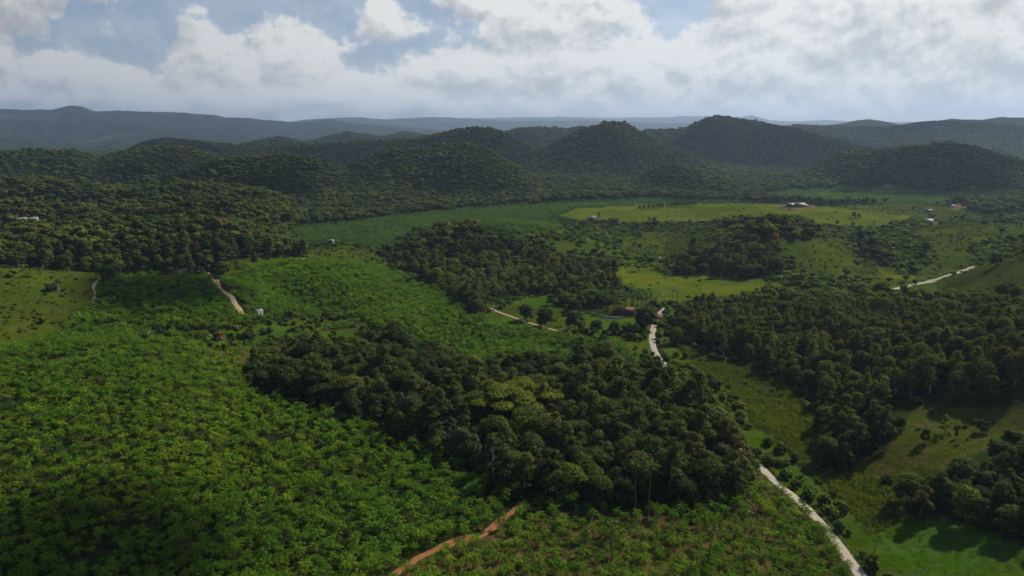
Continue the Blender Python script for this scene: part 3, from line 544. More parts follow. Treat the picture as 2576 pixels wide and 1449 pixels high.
def lobes_crown(r, lobes, per, size, jit=.7, core=.78):
    out = []
    for (c, rad) in lobes:
        n = max(8, int(per*(rad[0]*rad[2])**.9/ (2.0**1.8)))
        d = r.normal(size=(n, 3)); d[:, 2] = np.abs(d[:, 2])*1.0-.35*np.abs(r.normal(size=n)); d /= np.linalg.norm(d, axis=1)[:, None]
        q = .70+.42*r.random(n)**.8
        cen = np.array(c)+d*np.array(rad)*q[:, None]
        nr = d/np.array(rad)*rad[0]+r.normal(size=(n, 3))*jit*.7; nr[:, 2] += .35
        out.append(cards(cen, nr, size, r))
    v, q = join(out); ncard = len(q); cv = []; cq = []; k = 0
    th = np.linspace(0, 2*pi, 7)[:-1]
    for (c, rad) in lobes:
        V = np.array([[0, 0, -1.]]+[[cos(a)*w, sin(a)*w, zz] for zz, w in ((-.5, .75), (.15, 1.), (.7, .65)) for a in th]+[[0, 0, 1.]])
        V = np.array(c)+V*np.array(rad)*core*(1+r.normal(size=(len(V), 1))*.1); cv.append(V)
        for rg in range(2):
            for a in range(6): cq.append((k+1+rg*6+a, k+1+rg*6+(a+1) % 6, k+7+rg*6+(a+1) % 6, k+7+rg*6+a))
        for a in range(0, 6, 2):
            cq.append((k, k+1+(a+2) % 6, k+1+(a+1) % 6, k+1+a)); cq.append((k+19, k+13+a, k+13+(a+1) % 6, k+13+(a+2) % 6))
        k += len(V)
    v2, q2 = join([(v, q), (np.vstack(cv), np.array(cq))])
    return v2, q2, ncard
def crown_lobes(r, kind, H, W_):
    L = []
    if kind == 'round':
        n = 15
        for i in range(n):
            a = i*2.4+r.random()*.8; t = (i+.5)/n; rr_ = W_*.62*math.sqrt(t); zz = H*(.86-.34*t*t)+r.normal()*H*.035
            s = W_*(.30+.14*r.random()); L.append(((rr_*cos(a), rr_*sin(a), zz), (s, s, s*.72)))
        for i in range(9):
            a = i*2.4+r.random(); L.append(((W_*.62*cos(a), W_*.62*sin(a), H*(.24+.24*r.random())), (W_*.3, W_*.3, W_*.30)))
    elif kind == 'broken':
        for i in range(17):
            a = i*2.4+r.random(); t = (i+.5)/17; rr_ = W_*.7*math.sqrt(t)
            zz = H*(.92-.5*t+.12*r.normal()); s = W_*(.25+.16*r.random()); L.append(((rr_*cos(a), rr_*sin(a), zz), (s, s, s*.7)))
    elif kind == 'tall':
        for i in range(12):
            a = i*2.4; t = (i+.5)/12; zz = H*(.26+.68*t); rr_ = W_*.38*math.sin(pi*min(1, .25+.75*t))
            s = W_*(.30+.1*r.random()); L.append(((rr_*cos(a), rr_*sin(a), zz), (s, s, s*.8)))
    elif kind == 'flat':
        for i in range(22):
            a = i*2.4+r.random()*.5; t = (i+.5)/22; rr_ = W_*.86*math.sqrt(t)
            s = W_*(.17+.08*r.random()); L.append(((rr_*cos(a), rr_*sin(a), H*(.93-.22*t+r.normal()*.035)), (s, s, s*.28)))
    elif kind == 'bush':
        for i in range(7):
            a = i*2.4; rr_ = W_*.5*math.sqrt((i+.3)/7); s = W_*(.35+.15*r.random()); L.append(((rr_*cos(a), rr_*sin(a), H*.5*(1-.4*(i/7))), (s, s, H*.45)))
    return L
def limbs(r, H, W_, lobes, bare=.45, thick=1.0, k=7):
    lean = r.normal(size=2)*H*.02; tr = .022*H*thick
    P = [(0, 0, -1.2), (lean[0]*.4, lean[1]*.4, H*.25), (lean[0], lean[1], H*bare), (lean[0]*1.2, lean[1]*1.3, H*.8)]
    parts = [tube(P, [tr*1.25, tr, tr*.8, tr*.25])]
    for i in range(min(k, len(lobes))):
        c = np.array(lobes[(i*3) % len(lobes)][0]); s = np.array(P[2])*(.8+.2*r.random()); s[2] = H*bare*(.75+.35*r.random())
        mid = (s+c)/2+np.array([0, 0, -.06*H]); parts.append(tube([s, mid, c], [tr*.45, tr*.28, tr*.1], 5))
    return join(parts)
def make_tree(seed, kind, H, W_, leafmat, per=85, size=.75, bare=.45, thick=1.0, bark='bark', jit=.7, core=.74):
    if leafmat == 'euc': core = .5
    r = np.random.default_rng(seed); L = crown_lobes(r, kind, H, W_)
    return lobes_crown(r, L, per, size, jit, core), limbs(r, H, W_, L, .3 if leafmat == 'euc' else bare, thick), M[leafmat], M[bark]
def split_mesh(name, t):
    cr, (tv, tq), lm, bm = t; cv, cq = cr[:2]; nc = cr[2] if len(cr) > 2 else len(cq)
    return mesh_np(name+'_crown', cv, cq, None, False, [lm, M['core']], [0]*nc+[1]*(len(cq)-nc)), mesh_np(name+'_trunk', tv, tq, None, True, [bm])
def whole_mesh(name, t):
    cr, (tv, tq), lm, bm = t; cv, cq = cr[:2]; nc = cr[2] if len(cr) > 2 else len(cq); v, q = join([(cv, cq), (tv, tq)])
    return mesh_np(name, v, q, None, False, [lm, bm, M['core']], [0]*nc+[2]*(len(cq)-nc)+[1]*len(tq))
def frond(r, L, az, up, wid, pairs=9, droop=1.0, base=(0, 0, 0)):
    """arched palm frond: a rib with leaflets on both sides"""
    s = np.linspace(0, 1, pairs+1); el = up-droop*1.9*s**1.3
    dx = np.cos(el)*L/pairs; dz = np.sin(el)*L/pairs
    h = np.concatenate([[0], np.cumsum(dx)[:-1]]); z = np.concatenate([[0], np.cumsum(dz)[:-1]])
    rib = np.stack([h*cos(az)+base[0], h*sin(az)+base[1], z+base[2]], -1); side = np.array([-sin(az), cos(az), 0])
    V = []; Q = []
    for i in range(1, pairs):
        w = wid*math.sin(pi*min(1, .18+.82*s[i]))**.7; f = (rib[i+1]-rib[i])
        for sg in (-1, 1):
            a = rib[i]; b = rib[i]+f*.62; tip = rib[i]+side*sg*w+f*1.2+np.array([0, 0, -w*.42+r.normal()*.05])
            n = len(V); V += [a, b, tip+f*.12, tip-f*.12]; Q.append((n, n+1, n+2, n+3))
    return np.array(V), np.array(Q)
def make_palm(seed, stems, H, L, n=9, wid=.5, matn='palm', pairs=8, spread=.5, droop=1.0):
    r = np.random.default_rng(seed); fr = []; st = []
    for k in range(stems):
        a = k*2.4+r.random(); o = np.array([cos(a)*spread*(k > 0), sin(a)*spread*(k > 0), 0])*(.6+.7*r.random()); h = H*(1-.22*k*r.random())
        top = o*1.6+np.array([0, 0, h]); st.append(tube([(o[0]*.5, o[1]*.5, -.5), tuple(o+(0, 0, h*.5)), tuple(top)], [.09, .07, .05], 5))
        for i in range(n):
            up = 1.35-1.15*((i+.5)/n)+r.normal()*.12
            fr.append(frond(r, L*(.8+.35*r.random()), i*2.4+r.random()*.6, up, wid*(.8+.4*r.random()), pairs, droop*(.8+.4*r.random()), top))
    return join(fr), join(st), M[matn], M['stem']

# ------------------------------------------------------------------ scatter by geometry nodes (stuff) and by copies (things)
def scatter(name, protos, pts, sc, pick, label):
    if len(pts) == 0: return
    col = bpy.data.collections.new(name+'_kinds')
    for i, me in enumerate(protos):
        o = bpy.data.objects.new('%s_kind.%03d' % (name, i), me); col.objects.link(o)
    n = len(pts); me = bpy.data.meshes.new(name); me.vertices.add(n); me.vertices.foreach_set('co', np.asarray(pts, np.float32).ravel())
    a = me.attributes.new('scl', 'FLOAT_VECTOR', 'POINT'); a.data.foreach_set('vector', np.asarray(sc, np.float32).ravel())
    rot = np.column_stack([rng.normal(size=(n, 2))*.05, rng.random(n)*6.283]).astype(np.float32)
    a = me.attributes.new('rot', 'FLOAT_VECTOR', 'POINT'); a.data.foreach_set('vector', rot.ravel())
    a = me.attributes.new('pick', 'INT', 'POINT'); a.data.foreach_set('value', np.asarray(pick, np.int32))
    o = obj(name, me, kind='stuff', label=label)
    g = bpy.data.node_groups.new(name, 'GeometryNodeTree')
    g.interface.new_socket('Geometry', in_out='INPUT', socket_type='NodeSocketGeometry'); g.interface.new_socket('Geometry', in_out='OUTPUT', socket_type='NodeSocketGeometry')
    N = g.nodes; Lk = g.links; gi = N.new('NodeGroupInput'); go = N.new('NodeGroupOutput')
    ip = N.new('GeometryNodeInstanceOnPoints'); ci = N.new('GeometryNodeCollectionInfo'); ci.inputs[0].default_value = col
    ci.inputs['Separate Children'].default_value = True; ci.inputs['Reset Children'].default_value = True
    def na(nm, ty):
        k = N.new('GeometryNodeInputNamedAttribute'); k.data_type = ty; k.inputs[0].default_value = nm; return [s for s in k.outputs if s.enabled][0]
    er = N.new('FunctionNodeEulerToRotation'); Lk.new(na('rot', 'FLOAT_VECTOR'), er.inputs[0])
    Lk.new(gi.outputs[0], ip.inputs['Points']); Lk.new(ci.outputs[0], ip.inputs['Instance']); ip.inputs['Pick Instance'].default_value = True
    Lk.new(na('pick', 'INT'), ip.inputs['Instance Index']); Lk.new(er.outputs[0], ip.inputs['Rotation']); Lk.new(na('scl', 'FLOAT_VECTOR'), ip.inputs['Scale'])
    Lk.new(ip.outputs[0], go.inputs[0]); md = o.modifiers.new('growth', 'NODES'); md.node_group = g
    return o

def jitter_grid(r0, r1, step, azmax=R(50)):
    xs = np.arange(-r1*sin(azmax), r1*sin(azmax), step); ys = np.arange(r0*.6, r1, step)
    X, Y = np.meshgrid(xs, ys); X = X+(np.arange(len(ys)) % 2)[:, None]*step*.5
    X = X.ravel()+rng.uniform(-.6, .6, X.size)*step; Y = Y.ravel()+rng.uniform(-.6, .6, Y.size)*step
    r = np.hypot(X, Y); a = np.abs(np.arctan2(X, Y)); m = (r > r0) & (r < r1) & (a < azmax+12/np.maximum(r, 30))
    return X[m], Y[m]
# horizon table: which land is hidden behind nearer land
_ha = np.linspace(-R(56), R(56), 460); _hr = np.exp(np.linspace(math.log(60), math.log(9000), 420))
_HA, _HR = np.meshgrid(_ha, _hr); _HE = (height(_HR*np.sin(_HA), _HR*np.cos(_HA))-CAMZ)/_HR; _HM = np.maximum.accumulate(_HE, 0)
def seen(x, y, z, top, tol=.0):
    r = np.hypot(x, y); a = np.arctan2(x, y)
    i = np.clip(((np.log(r)-math.log(60))/(math.log(9000)-math.log(60))*419).astype(int)-2, 0, 419); j = np.clip(((a+R(56))/(R(112))*459).astype(int), 0, 459)
    return (z+top-CAMZ)/r > _HM[i, j]-tol
def in_frame(x, y, z, mx=0, top=0):
    u, v, d = project(x, y, z); u2, v2, _ = project(x, y, z+top)
    return (u > -mx) & (u < 2576+mx) & (v2 < 1449+mx) & (v > 0)

# ------------------------------------------------------------------ kinds of plants
TREES = [  # (phrase, weight, near shape args, far shape args)
 ('dark green round-crowned tree', 30, (1, 'round', 11, 5.2, 'leaf'), 0),
 ('dark green broken-crowned tree', 24, (2, 'broken', 12.5, 5.0, 'leaf'), 0),
 ('dense deep green tree', 14, (3, 'round', 10, 4.6, 'leaf_dark'), 0),
 ('upright dark green tree', 16, (4, 'tall', 13.5, 4.6, 'leaf'), 0),
 ('grey-green tree with pale trunk', 8, (5, 'round', 11, 4.8, 'leaf_grey'), 0),
 ('rusty brown-tinged tree', 3, (6, 'broken', 12, 4.6, 'leaf_russet'), 0),
 ('yellowish olive tree', 13, (7, 'round', 10, 5.0, 'leaf_olive'), 0),
]
def far_tree(seed, kind, H, W_, lm, bk, cardn=110, size=1.1):
    r = np.random.default_rng(seed+500); n = {'round': 7, 'broken': 6, 'tall': 5, 'bush': 4}[kind]; L = []
    hh = H*.62 if kind != 'bush' else H*.4
    L.append(((0, 0, hh), (W_*.72, W_*.72, H*.30)))
    for i in range(n):
        a = i*2.4+r.random(); q = W_*(.5+.15*r.random()); sc_ = W_*(.34+.16*r.random()); L.append(((q*cos(a), q*sin(a), hh+H*(r.random()*.28-.10)), (sc_, sc_, sc_*.75)))
    (v, q, nc) = lobes_crown(r, L, cardn/4, size, .9, .95)
    return (v, q, len(q)), limbs(r, H, W_, L, .4, 1.0, 2), M[lm], M[bk]
def near_far(sp, per_n=150, per_f=18, s_n=.56, s_f=1.45, k=7):
    ph, w, (seed, kind, H, W_, lm), _ = sp; bk = 'bark_pale' if lm == 'leaf_grey' or kind == 'tall' else 'bark'
    nm = ph.replace('-', '_').replace(',', '').replace(' ', '_')[:40]
    n = make_tree(seed, kind, H, W_, lm, per_n, s_n, bark=bk, k=k) if False else make_tree(seed, kind, H, W_, lm, per_n, s_n, .45, 1.0, bk)
    f = far_tree(seed, kind, H, W_, lm, bk)
    return split_mesh(nm, n), whole_mesh(nm+'_near', n), whole_mesh(nm+'_far', f)
FT = [near_far(s) for s in TREES]; FW = np.array([s[1] for s in TREES], float); FW /= FW.sum()
EUCS = [('slender airy tree with olive leaves', 40, (11, 'round', 10.5, 3.9, 'euc'), 0), ('tall thin-trunked tree with small crown', 35, (12, 'tall', 12, 3.8, 'euc'), 0),
        ('dark green tree among slender ones', 15, (13, 'round', 9, 4.2, 'leaf'), 0), ('thin brown-tinged tree', 5, (14, 'broken', 11, 3.0, 'leaf_russet'), 0), ('yellow-green slender tree', 5, (15, 'broken', 11, 3.0, 'leaf_olive'), 0)]
ET = [near_far(s, 150, 26, .5, 1.1) for s in EUCS]; EW = np.array([s[1] for s in EUCS], float); EW /= EW.sum()
BUSHES = [('low dark green shrub', 35, (21, 'bush', 2.6, 2.0, 'leaf'), 0), ('low olive shrub', 25, (22, 'bush', 2.2, 1.9, 'euc'), 0), ('bright green leafy shrub', 25, (23, 'bush', 3.0, 2.1, 'leaf_bright'), 0), ('dark rounded shrub', 15, (24, 'bush', 3.2, 2.3, 'leaf_dark'), 0)]
BT = [near_far(s, 60, 14, .5, .95) for s in BUSHES]; BW = np.array([s[1] for s in BUSHES], float); BW /= BW.sum()
PT = [make_palm(31+i, [2, 3, 1, 3, 2][i], [2.0, 2.4, 1.7, 2.8, 1.5][i], [1.9, 1.8, 2.05, 1.75, 1.75][i], [8, 7, 10, 7, 8][i], .42, 'palm') for i in range(5)]
PTF = [make_palm(41+i, 2, [2.0, 2.5, 1.6][i], 2.0, 6, .6, 'palm', 4) for i in range(3)]
PMs = [split_mesh('palm_clump', p) for p in PT]; PMw = [whole_mesh('palm_clump_whole', p) for p in PT]; PMf = [whole_mesh('palm_clump_far', p) for p in PTF]
BAN = [whole_mesh('banana_plant', make_palm(51+i, 1, 1.6+.5*i, 2.2, 6, .7, 'banana', 3)) for i in range(2)]
def grass_tuft(seed, n, h, w, spread, mname):
    r = np.random.default_rng(seed); V = []; Q = []
    for i in range(n):
        a = r.random()*6.28; b = r.normal(size=2)*spread; hh = h*(.6+.6*r.random()); ln = r.normal(size=2)*h*.35+np.array([-.15, -.1])*h; d = np.array([cos(a), sin(a)])*w
        k = len(V); V += [(b[0]-d[0], b[1]-d[1], -.1), (b[0]+d[0], b[1]+d[1], -.1), (b[0]+ln[0]*.5+d[0]*.8, b[1]+ln[1]*.5+d[1]*.8, hh*.7), (b[0]+ln[0]*.5-d[0]*.8, b[1]+ln[1]*.5-d[1]*.8, hh*.7)]
        V += [(b[0]+ln[0], b[1]+ln[1], hh)]*1; Q.append((k, k+1, k+2, k+3)); Q.append((k+3, k+2, k+4, k+4))
    q = np.array(Q); quads = q[q[:, 2] != q[:, 3]]; tris = q[q[:, 2] == q[:, 3]][:, :3]
    return mesh_np('grass_tuft', V, quads, tris, False, [M[mname]])
GT = [grass_tuft(61+i, 16, 1.2, .07, .45, 'grass') for i in range(3)]
GS_ = [grass_tuft(65+i, 12, .45, .06, .35, 'grass') for i in range(2)]

def region(u, v):
    def third(a, b, w): return w[min(2, max(0, int((u-a)/(b-a)*3)))]
    if v < 700: return 'on the wooded knolls beyond the palm fields'
    if u > 1950 and v > 1150:
        if u > 2250: return 'in the corner wood, ' + ('its upper edge' if v < 1230 else 'its middle' if v < 1330 else 'above the bright lawn')
        return 'right of the road at lower right'
    if u > 1680 and v < 1180 and u > 1640+(v-850)*.55+60:
        return ('in the front of the slope wood' if v > 980 else 'halfway up the slope wood' if v > 900 else 'high on the slope wood')+third(1700, 2576, (', left end', ', centre', ', right end'))
    if u > 1560+(v-850)*.62 and v > 800: return 'along the gravel road, '+('near its bend' if v < 900 else 'middle stretch' if v < 1060 else 'lower stretch')
    if 580 < u < 2000 and v > 850:
        edge = v > 960+(u-600)*.44-40
        w = ('left tip', 'left part', 'above the clay track', 'right part', 'road end')[min(4, int((u-580)/284))]
        return ('at the grove front, ' if edge else 'inside the central grove, ')+w
    if u < 1150: return 'between the left palm fields'
    return 'around the valley lawns'
COUNT = {}
def things(name, cat, x, y, z, sc, pick, shapes, phrases, sizes, gname, parts=('crown', 'trunk'), rotj=.05):
    root_lab = {}
    for i in range(len(x)):
        k = int(pick[i]); cm, tm = shapes[k][0]
        o = bpy.data.objects.new(name, None); C.objects.link(o); o.location = (x[i], y[i], z[i]); s = sc[i]
        o.rotation_euler = (rng.normal()*rotj, rng.normal()*rotj, rng.random()*6.283); o.scale = tuple(s)
        o.empty_display_size = .5
        u, v, _ = project(x[i], y[i], z[i]); reg = region(u, v)
        sz = sizes[0] if s[2] < .85 else sizes[1] if s[2] < 1.1 else sizes[2]
        o['label'] = ('%s %s %s' % (sz, phrases[k], reg)).strip(); o['category'] = cat; o['group'] = gname+' '+reg
        a = bpy.data.objects.new(parts[0], cm); C.objects.link(a); a.parent = o
        b = bpy.data.objects.new(parts[1], tm); C.objects.link(b); b.parent = o

KEEP = []                                            # (x, y, r) cleared places for houses and single trees
def clear_of(x, y):
    ok = np.ones(len(x), bool)
    for (cx, cy, r) in KEEP: ok &= np.hypot(x-cx, y-cy) > r
    return ok
def P(u, v): return ground(u, v)

# ------------------------------------------------------------------ buildings, walls, single trees
def box(x0, x1, y0, y1, z0, z1):
    return (np.array([(x0,y0,z0),(x1,y0,z0),(x1,y1,z0),(x0,y1,z0),(x0,y0,z1),(x1,y0,z1),(x1,y1,z1),(x0,y1,z1)], float),
            np.array([(3,2,1,0),(4,5,6,7),(0,1,5,4),(1,2,6,5),(2,3,7,6),(3,0,4,7)]))
def part(name, shapes, m, parent, label=None):
    v, q = join(shapes); return obj(name, mesh_np(name, v, q, None, False, [m]), parent, label)
MB = {k: simple(k, c, r, v, sc) for k, c, r, v, sc in (
    ('white_wall', (.50, .48, .45), .85, .08, 1.5), ('brick_wall', (.17, .065, .045), .9, .15, 3), ('grey_wall', (.30, .30, .29), .9, .12, 2), ('blue_grey_wall', (.24, .28, .33), .9, .1, 2), ('brown_boards', (.17, .105, .065), .9, .2, 2),
    ('pale_roof', (.21, .21, .20), .5, .1, 1.2), ('grey_roof', (.19, .19, .20), .6, .15, 1.2), ('old_tile_roof', (.16, .075, .05), .85, .2, 2), ('tin_roof', (.18, .19, .19), .4, .15, 1.5),
    ('dark_opening', (.02, .02, .022), .6, .1, 1), ('timber', (.14, .10, .07), .9, .2, 3), ('pond_wall', (.30, .30, .29), .7, .1, 1.5))}
def house(name, u, v, w, d, h, rot, wall, roof, label, rise=1.2, cat='house', wins=2, door=True, over=.5, open_=False, keep=1.3, gable=True):
    p = P(u, v); KEEP.append((p[0], p[1], max(w, d)*.5+keep)); a = math.atan2(p[0], p[1])
    o = obj(name, None, None, label, cat, loc=p); o.rotation_euler = (0, 0, -a+R(rot))
    W, D = w/2, d/2
    if open_:
        for sx in (-1, 0, 1):
            for sy in (-1, 1): part('post', [box(sx*W*.95-.1, sx*W*.95+.1, sy*D*.95-.1, sy*D*.95+.1, -.8, h)], MB['timber'], o)
        part('back_wall', [box(-W*.9, W*.9, D*.9-.1, D*.9, -.8, h*.8)], MB[wall], o)
    else: part('wall', [box(-W, W, -D, D, -1.2, h)], MB[wall], o)
    E = over; t = .14; z0 = h+.02
    if gable:
        for sg in (-1, 1):
            V = np.array([(-W-E, sg*(D+E), z0-.15), (W+E, sg*(D+E), z0-.15), (W+E, 0, z0+rise), (-W-E, 0, z0+rise)]); V2 = V+[0, 0, t]
            V = np.vstack([V, V2]); q = np.array([(0,1,2,3),(7,6,5,4),(0,4,5,1),(1,5,6,2),(2,6,7,3),(3,7,4,0)])
            part('roof_slope', [(V, q)], MB[roof], o)
        if not open_:
            for sx in (-1, 1):
                V = np.array([(sx*W, -D, h), (sx*W, D, h), (sx*W, 0, h+rise*.93), (sx*W, 0, h+rise*.93), (sx*(W-.12), -D, h), (sx*(W-.12), D, h), (sx*(W-.12), 0, h+rise*.93), (sx*(W-.12), 0, h+rise*.93)])
                part('gable_wall', [(V, np.array([(0,1,2,3),(7,6,5,4),(0,4,5,1),(1,5,6,2),(3,7,4,0)]))], MB[wall], o)
    else:
        V = np.array([(-W-E, -D-E, z0), (W+E, -D-E, z0), (W+E, D+E, z0+rise), (-W-E, D+E, z0+rise)]); V = np.vstack([V, V+[0, 0, t]])
        part('roof', [(V, np.array([(3,2,1,0),(4,5,6,7),(0,1,5,4),(1,2,6,5),(2,3,7,6),(3,0,4,7)]))], MB[roof], o)
    if not open_:
        n = wins+(1 if door else 0)
        for k in range(n):
            cx = -W+w*(k+.5)/n
            if door and k == n//2: part('door', [box(cx-.45, cx+.45, -D-.04, -D+.05, 0, 2.05)], MB['dark_opening'], o)
            else:
                f = part('window', [box(cx-.55, cx+.55, -D-.05, -D+.02, .95, 1.95)], MB['timber'], o); part('pane', [box(cx-.45, cx+.45, -D-.07, -D-.03, 1.03, 1.87)], MB['dark_opening'], f)
    return o
house('farmhouse', 457, 688, 6.5, 5, 2.7, 12, 'white_wall', 'pale_roof', 'small whitish farmhouse between dark trees on the palm hill', 1.0)
house('shed', 500, 689, 1.8, 1.6, 2.6, 0, 'white_wall', 'pale_roof', 'tiny white shed beside the dark tree right of the farmhouse', .3, 'shed', 0, False, .2)
house('shed', 728, 658, 7, 4, 1.8, -4, 'white_wall', 'pale_roof', 'left and widest of the low pale-roofed sheds on the palm hill crest', .8, 'shed', 0, False, .3)
house('shed', 743, 657, 3, 3.5, 1.8, -4, 'white_wall', 'pale_roof', 'narrow middle shed of the pale-roofed row on the crest', .7, 'shed', 0, False, .3)
house('shed', 759, 656, 7.5, 3.6, 1.7, -4, 'white_wall', 'pale_roof', 'right hand long pale-roofed shed of the row on the crest', .7, 'shed', 0, False, .3)
house('hut', 650, 792, 4.6, 3.2, 2.3, 18, 'white_wall', 'grey_roof', 'small hut with dark grey roof and white end wall below the palm hill', 1.2, 'hut', 1, True, .35, keep=2.5)
house('farm_building', 1988, 520, 9, 7, 3.2, 20, 'brown_boards', 'tin_roof', 'left brown-walled farm building on the lime green hill', 1.6)
house('farm_building', 2012, 520, 11, 8, 3.0, 20, 'brown_boards', 'pale_roof', 'larger pale-roofed barn beside the brown farm building on the green hill', 2.0)
house('farm_building', 2024, 520, 6, 5, 2.2, 20, 'grey_wall', 'pale_roof', 'low lean-to on the right end of the hilltop barn', .8, gable=False, wins=0, door=False)
house('house', 2234, 472, 11, 8, 3.5, 0, 'grey_wall', 'pale_roof', 'remote white-roofed house on a grassy mound under the dark hill', 1.5)
house('house', 2333, 561, 9.5, 8, 3.6, 30, 'grey_wall', 'pale_roof', 'bright white-roofed house among shrubs on the right ridge', 1.3)
house('shed', 2336, 534, 7.5, 5, 3.2, 10, 'blue_grey_wall', 'tin_roof', 'blue-grey shed behind the bright white-roofed house', .6, 'shed', 1, False, .4, gable=False)
house('shed', 2394, 521, 8, 5, 2.6, -10, 'grey_wall', 'tin_roof', 'low shed beside the reddish bare earth at far right', .9, 'shed', 0, False, .3)
house('barn', 1490, 552, 8, 6, 2.6, -18, 'grey_wall', 'grey_roof', 'grey barn between small trees at the foot of the lime green pasture', 1.8, 'barn', 0, True, .5)
house('house', 1574, 790, 11, 6, 3.2, -12, 'brick_wall', 'old_tile_roof', 'brick red house among tall palms by the oval lawn', 1.5, wins=3)
house('shelter', 1650, 806, 7, 5, 2.6, 14, 'brown_boards', 'old_tile_roof', 'open shelter with brown tiled roof at the bend of the gravel road', 1.5, 'shelter', 0, False, .6, open_=True)
house('house', 50, 558, 12, 7, 3, 6, 'grey_wall', 'tin_roof', 'left of the two grey-roofed houses in the clearing at far left', 1.4)
house('house', 84, 557, 9, 7, 3, -8, 'grey_wall', 'pale_roof', 'right of the two grey-roofed houses in the clearing at far left', 1.4)
house('house', 830, 612, 7.5, 5.5, 2.8, 25, 'white_wall', 'pale_roof', 'small white house at the near edge of the banana plain', 1.2)
house('shed', 1659, 655, 2.8, 2.4, 2.3, 0, 'white_wall', 'pale_roof', 'tiny white shed in the thicket above the round meadow', .6, 'shed', 0, False, .2)
# curved low wall round the pond terrace
def curved_wall():
    pts = [(1478, 786), (1495, 792), (1512, 797), (1532, 801), (1552, 802), (1570, 801)]
    g = np.array([ground(u, v)[:2] for u, v in pts]); s = spline(g, 1.5); z = height(s[:, 0], s[:, 1]); d = np.gradient(s, axis=0); d /= np.hypot(d[:, 0], d[:, 1])[:, None]; n = np.stack([-d[:, 1], d[:, 0]], -1)
    V = []
    for off, dz in ((.15, -.6), (.15, 1.1), (-.15, 1.1), (-.15, -.6)): V.append(np.column_stack([s+n*off, z+dz]))
    V = np.stack(V, 1).reshape(-1, 3); m = len(s); Q = []
    for i in range(m-1):
        for k in range(3): Q.append((i*4+k, i*4+k+1, i*4+k+5, i*4+k+4))
    Q.append((0, 1, 2, 3)); Q.append((4*m-1, 4*m-2, 4*m-3, 4*m-4))
    obj('garden_wall', mesh_np('garden_wall', V, np.array(Q), None, False, [MB['pond_wall']]), None, 'low curved pale wall bounding the garden above the oval lawn', 'wall')
    for a in s[::3]: KEEP.append((a[0], a[1], 2.0))
curved_wall()
for k, (u, v) in enumerate(((1243, 779), (1252, 778))):
    p = P(u, v); o = obj('gate_pillar', None, None, ('left' if k == 0 else 'right')+' tan pillar of the gateway where the farm lane enters the trees', 'pillar', 'gateway pillars', loc=p)
    part('shaft', [box(-.35, .35, -.35, .35, -.5, 2.5)], MT, o); part('cap', [box(-.45, .45, -.45, .45, 2.5, 2.65)], MB['white_wall'], o)
p = P(2021, 1262); o = obj('wooden_pole', None, None, 'short wooden pole on the near verge of the gravel road', 'pole', loc=p)
v, q = tube([(0, 0, -.4), (0, 0, 1.2), (.05, 0, 2.6)], [.11, .10, .085], 8); obj('shaft', mesh_np('shaft', v, q, None, True, [MB['timber']]), o); part('cross_piece', [box(-.35, .35, -.05, .05, 2.2, 2.32)], MB['timber'], o)
def fence(pts, label, n=12, hgt=1.4, group=None):
    g = np.array([ground(u, v)[:2] for u, v in pts]); s = spline(g, 1.0); idx = np.linspace(0, len(s)-1, n).astype(int); z = height(s[:, 0], s[:, 1])
    p0 = (s[0, 0], s[0, 1], z[0]); o = obj('wire_fence', None, None, label, 'fence', group, loc=p0); W3 = []
    me = None
    for i in idx:
        if me is None: vv, qq = tube([(0, 0, -.3), (0, 0, hgt)], [.09, .07], 6); me = mesh_np('fence_post', vv, qq, None, True, [MB['timber']])
        obj('post', me, o, loc=(s[i, 0]-p0[0], s[i, 1]-p0[1], z[i]-p0[2]))
    for hh in (.5, .9, 1.25):
        vv, qq = tube([(s[i, 0]-p0[0], s[i, 1]-p0[1], z[i]-p0[2]+hh) for i in idx], [.02]*len(idx), 4); obj('wire', mesh_np('fence_wire', vv, qq, None, True, [MB['grey_roof']]), o)
fence([(1655, 842), (1672, 838), (1690, 842)], 'short row of pale posts at the bend of the gravel road', 8, 1.3)
fence([(1416, 812), (1436, 801), (1460, 795)], 'post fence left of the oval lawn', 10)
fence([(2035, 1262), (2110, 1352), (2190, 1448)], 'post and wire fence along the right verge of the gravel road', 16)
# cattle on the round meadow
def cow(u, v, rot, col, label):
    p = P(u, v); o = obj('cow', None, None, label, 'cow', loc=p); o.rotation_euler = (0, 0, rot); m = simple('cow_hide_'+col[0], col[1], .9, .15, 2)
    me = bpy.data.meshes.new('cow_body'); vs = [(0, 0, 1.05), (.55, 0, 1.1), (.95, 0, 1.25), (1.3, 0, 1.15), (1.55, 0, 1.0), (-.6, 0, 1.1), (-.8, 0, .8), (.55, .2, .95), (.55, .22, .5), (.55, .2, 0), (.55, -.2, .95), (.55, -.22, .5), (.5, -.2, 0), (-.6, .2, .95), (-.68, .22, .5), (-.6, .2, 0), (-.6, -.2, .95), (-.68, -.22, .5), (-.6, -.2, 0)]
    es = [(0, 1), (1, 2), (2, 3), (3, 4), (0, 5), (5, 6), (1, 7), (7, 8), (8, 9), (1, 10), (10, 11), (11, 12), (5, 13), (13, 14), (14, 15), (5, 16), (16, 17), (17, 18)]
    me.from_pydata(vs, es, []); b = obj('body', me, o); me.materials.append(m); sk = b.modifiers.new('skin', 'SKIN'); rad = [.38, .34, .2, .16, .09, .36, .04]+[.16, .08, .06]*2+[.18, .09, .06]*2
    for i, r_ in enumerate(rad): me.skin_vertices[0].data[i].radius = (r_, r_*(1.15 if i < 6 else 1))
    me.skin_vertices[0].data[0].use_root = True; b.modifiers.new('smooth', 'SUBSURF').levels = 1
    [obj('horn', mesh_np('horn', *tube([(1.32, s_*.1, 1.28), (1.36, s_*.28, 1.34), (1.42, s_*.34, 1.48)], [.035, .028, .01], 5), None, True, [MB['white_wall']]), b) for s_ in (-1, 1)]
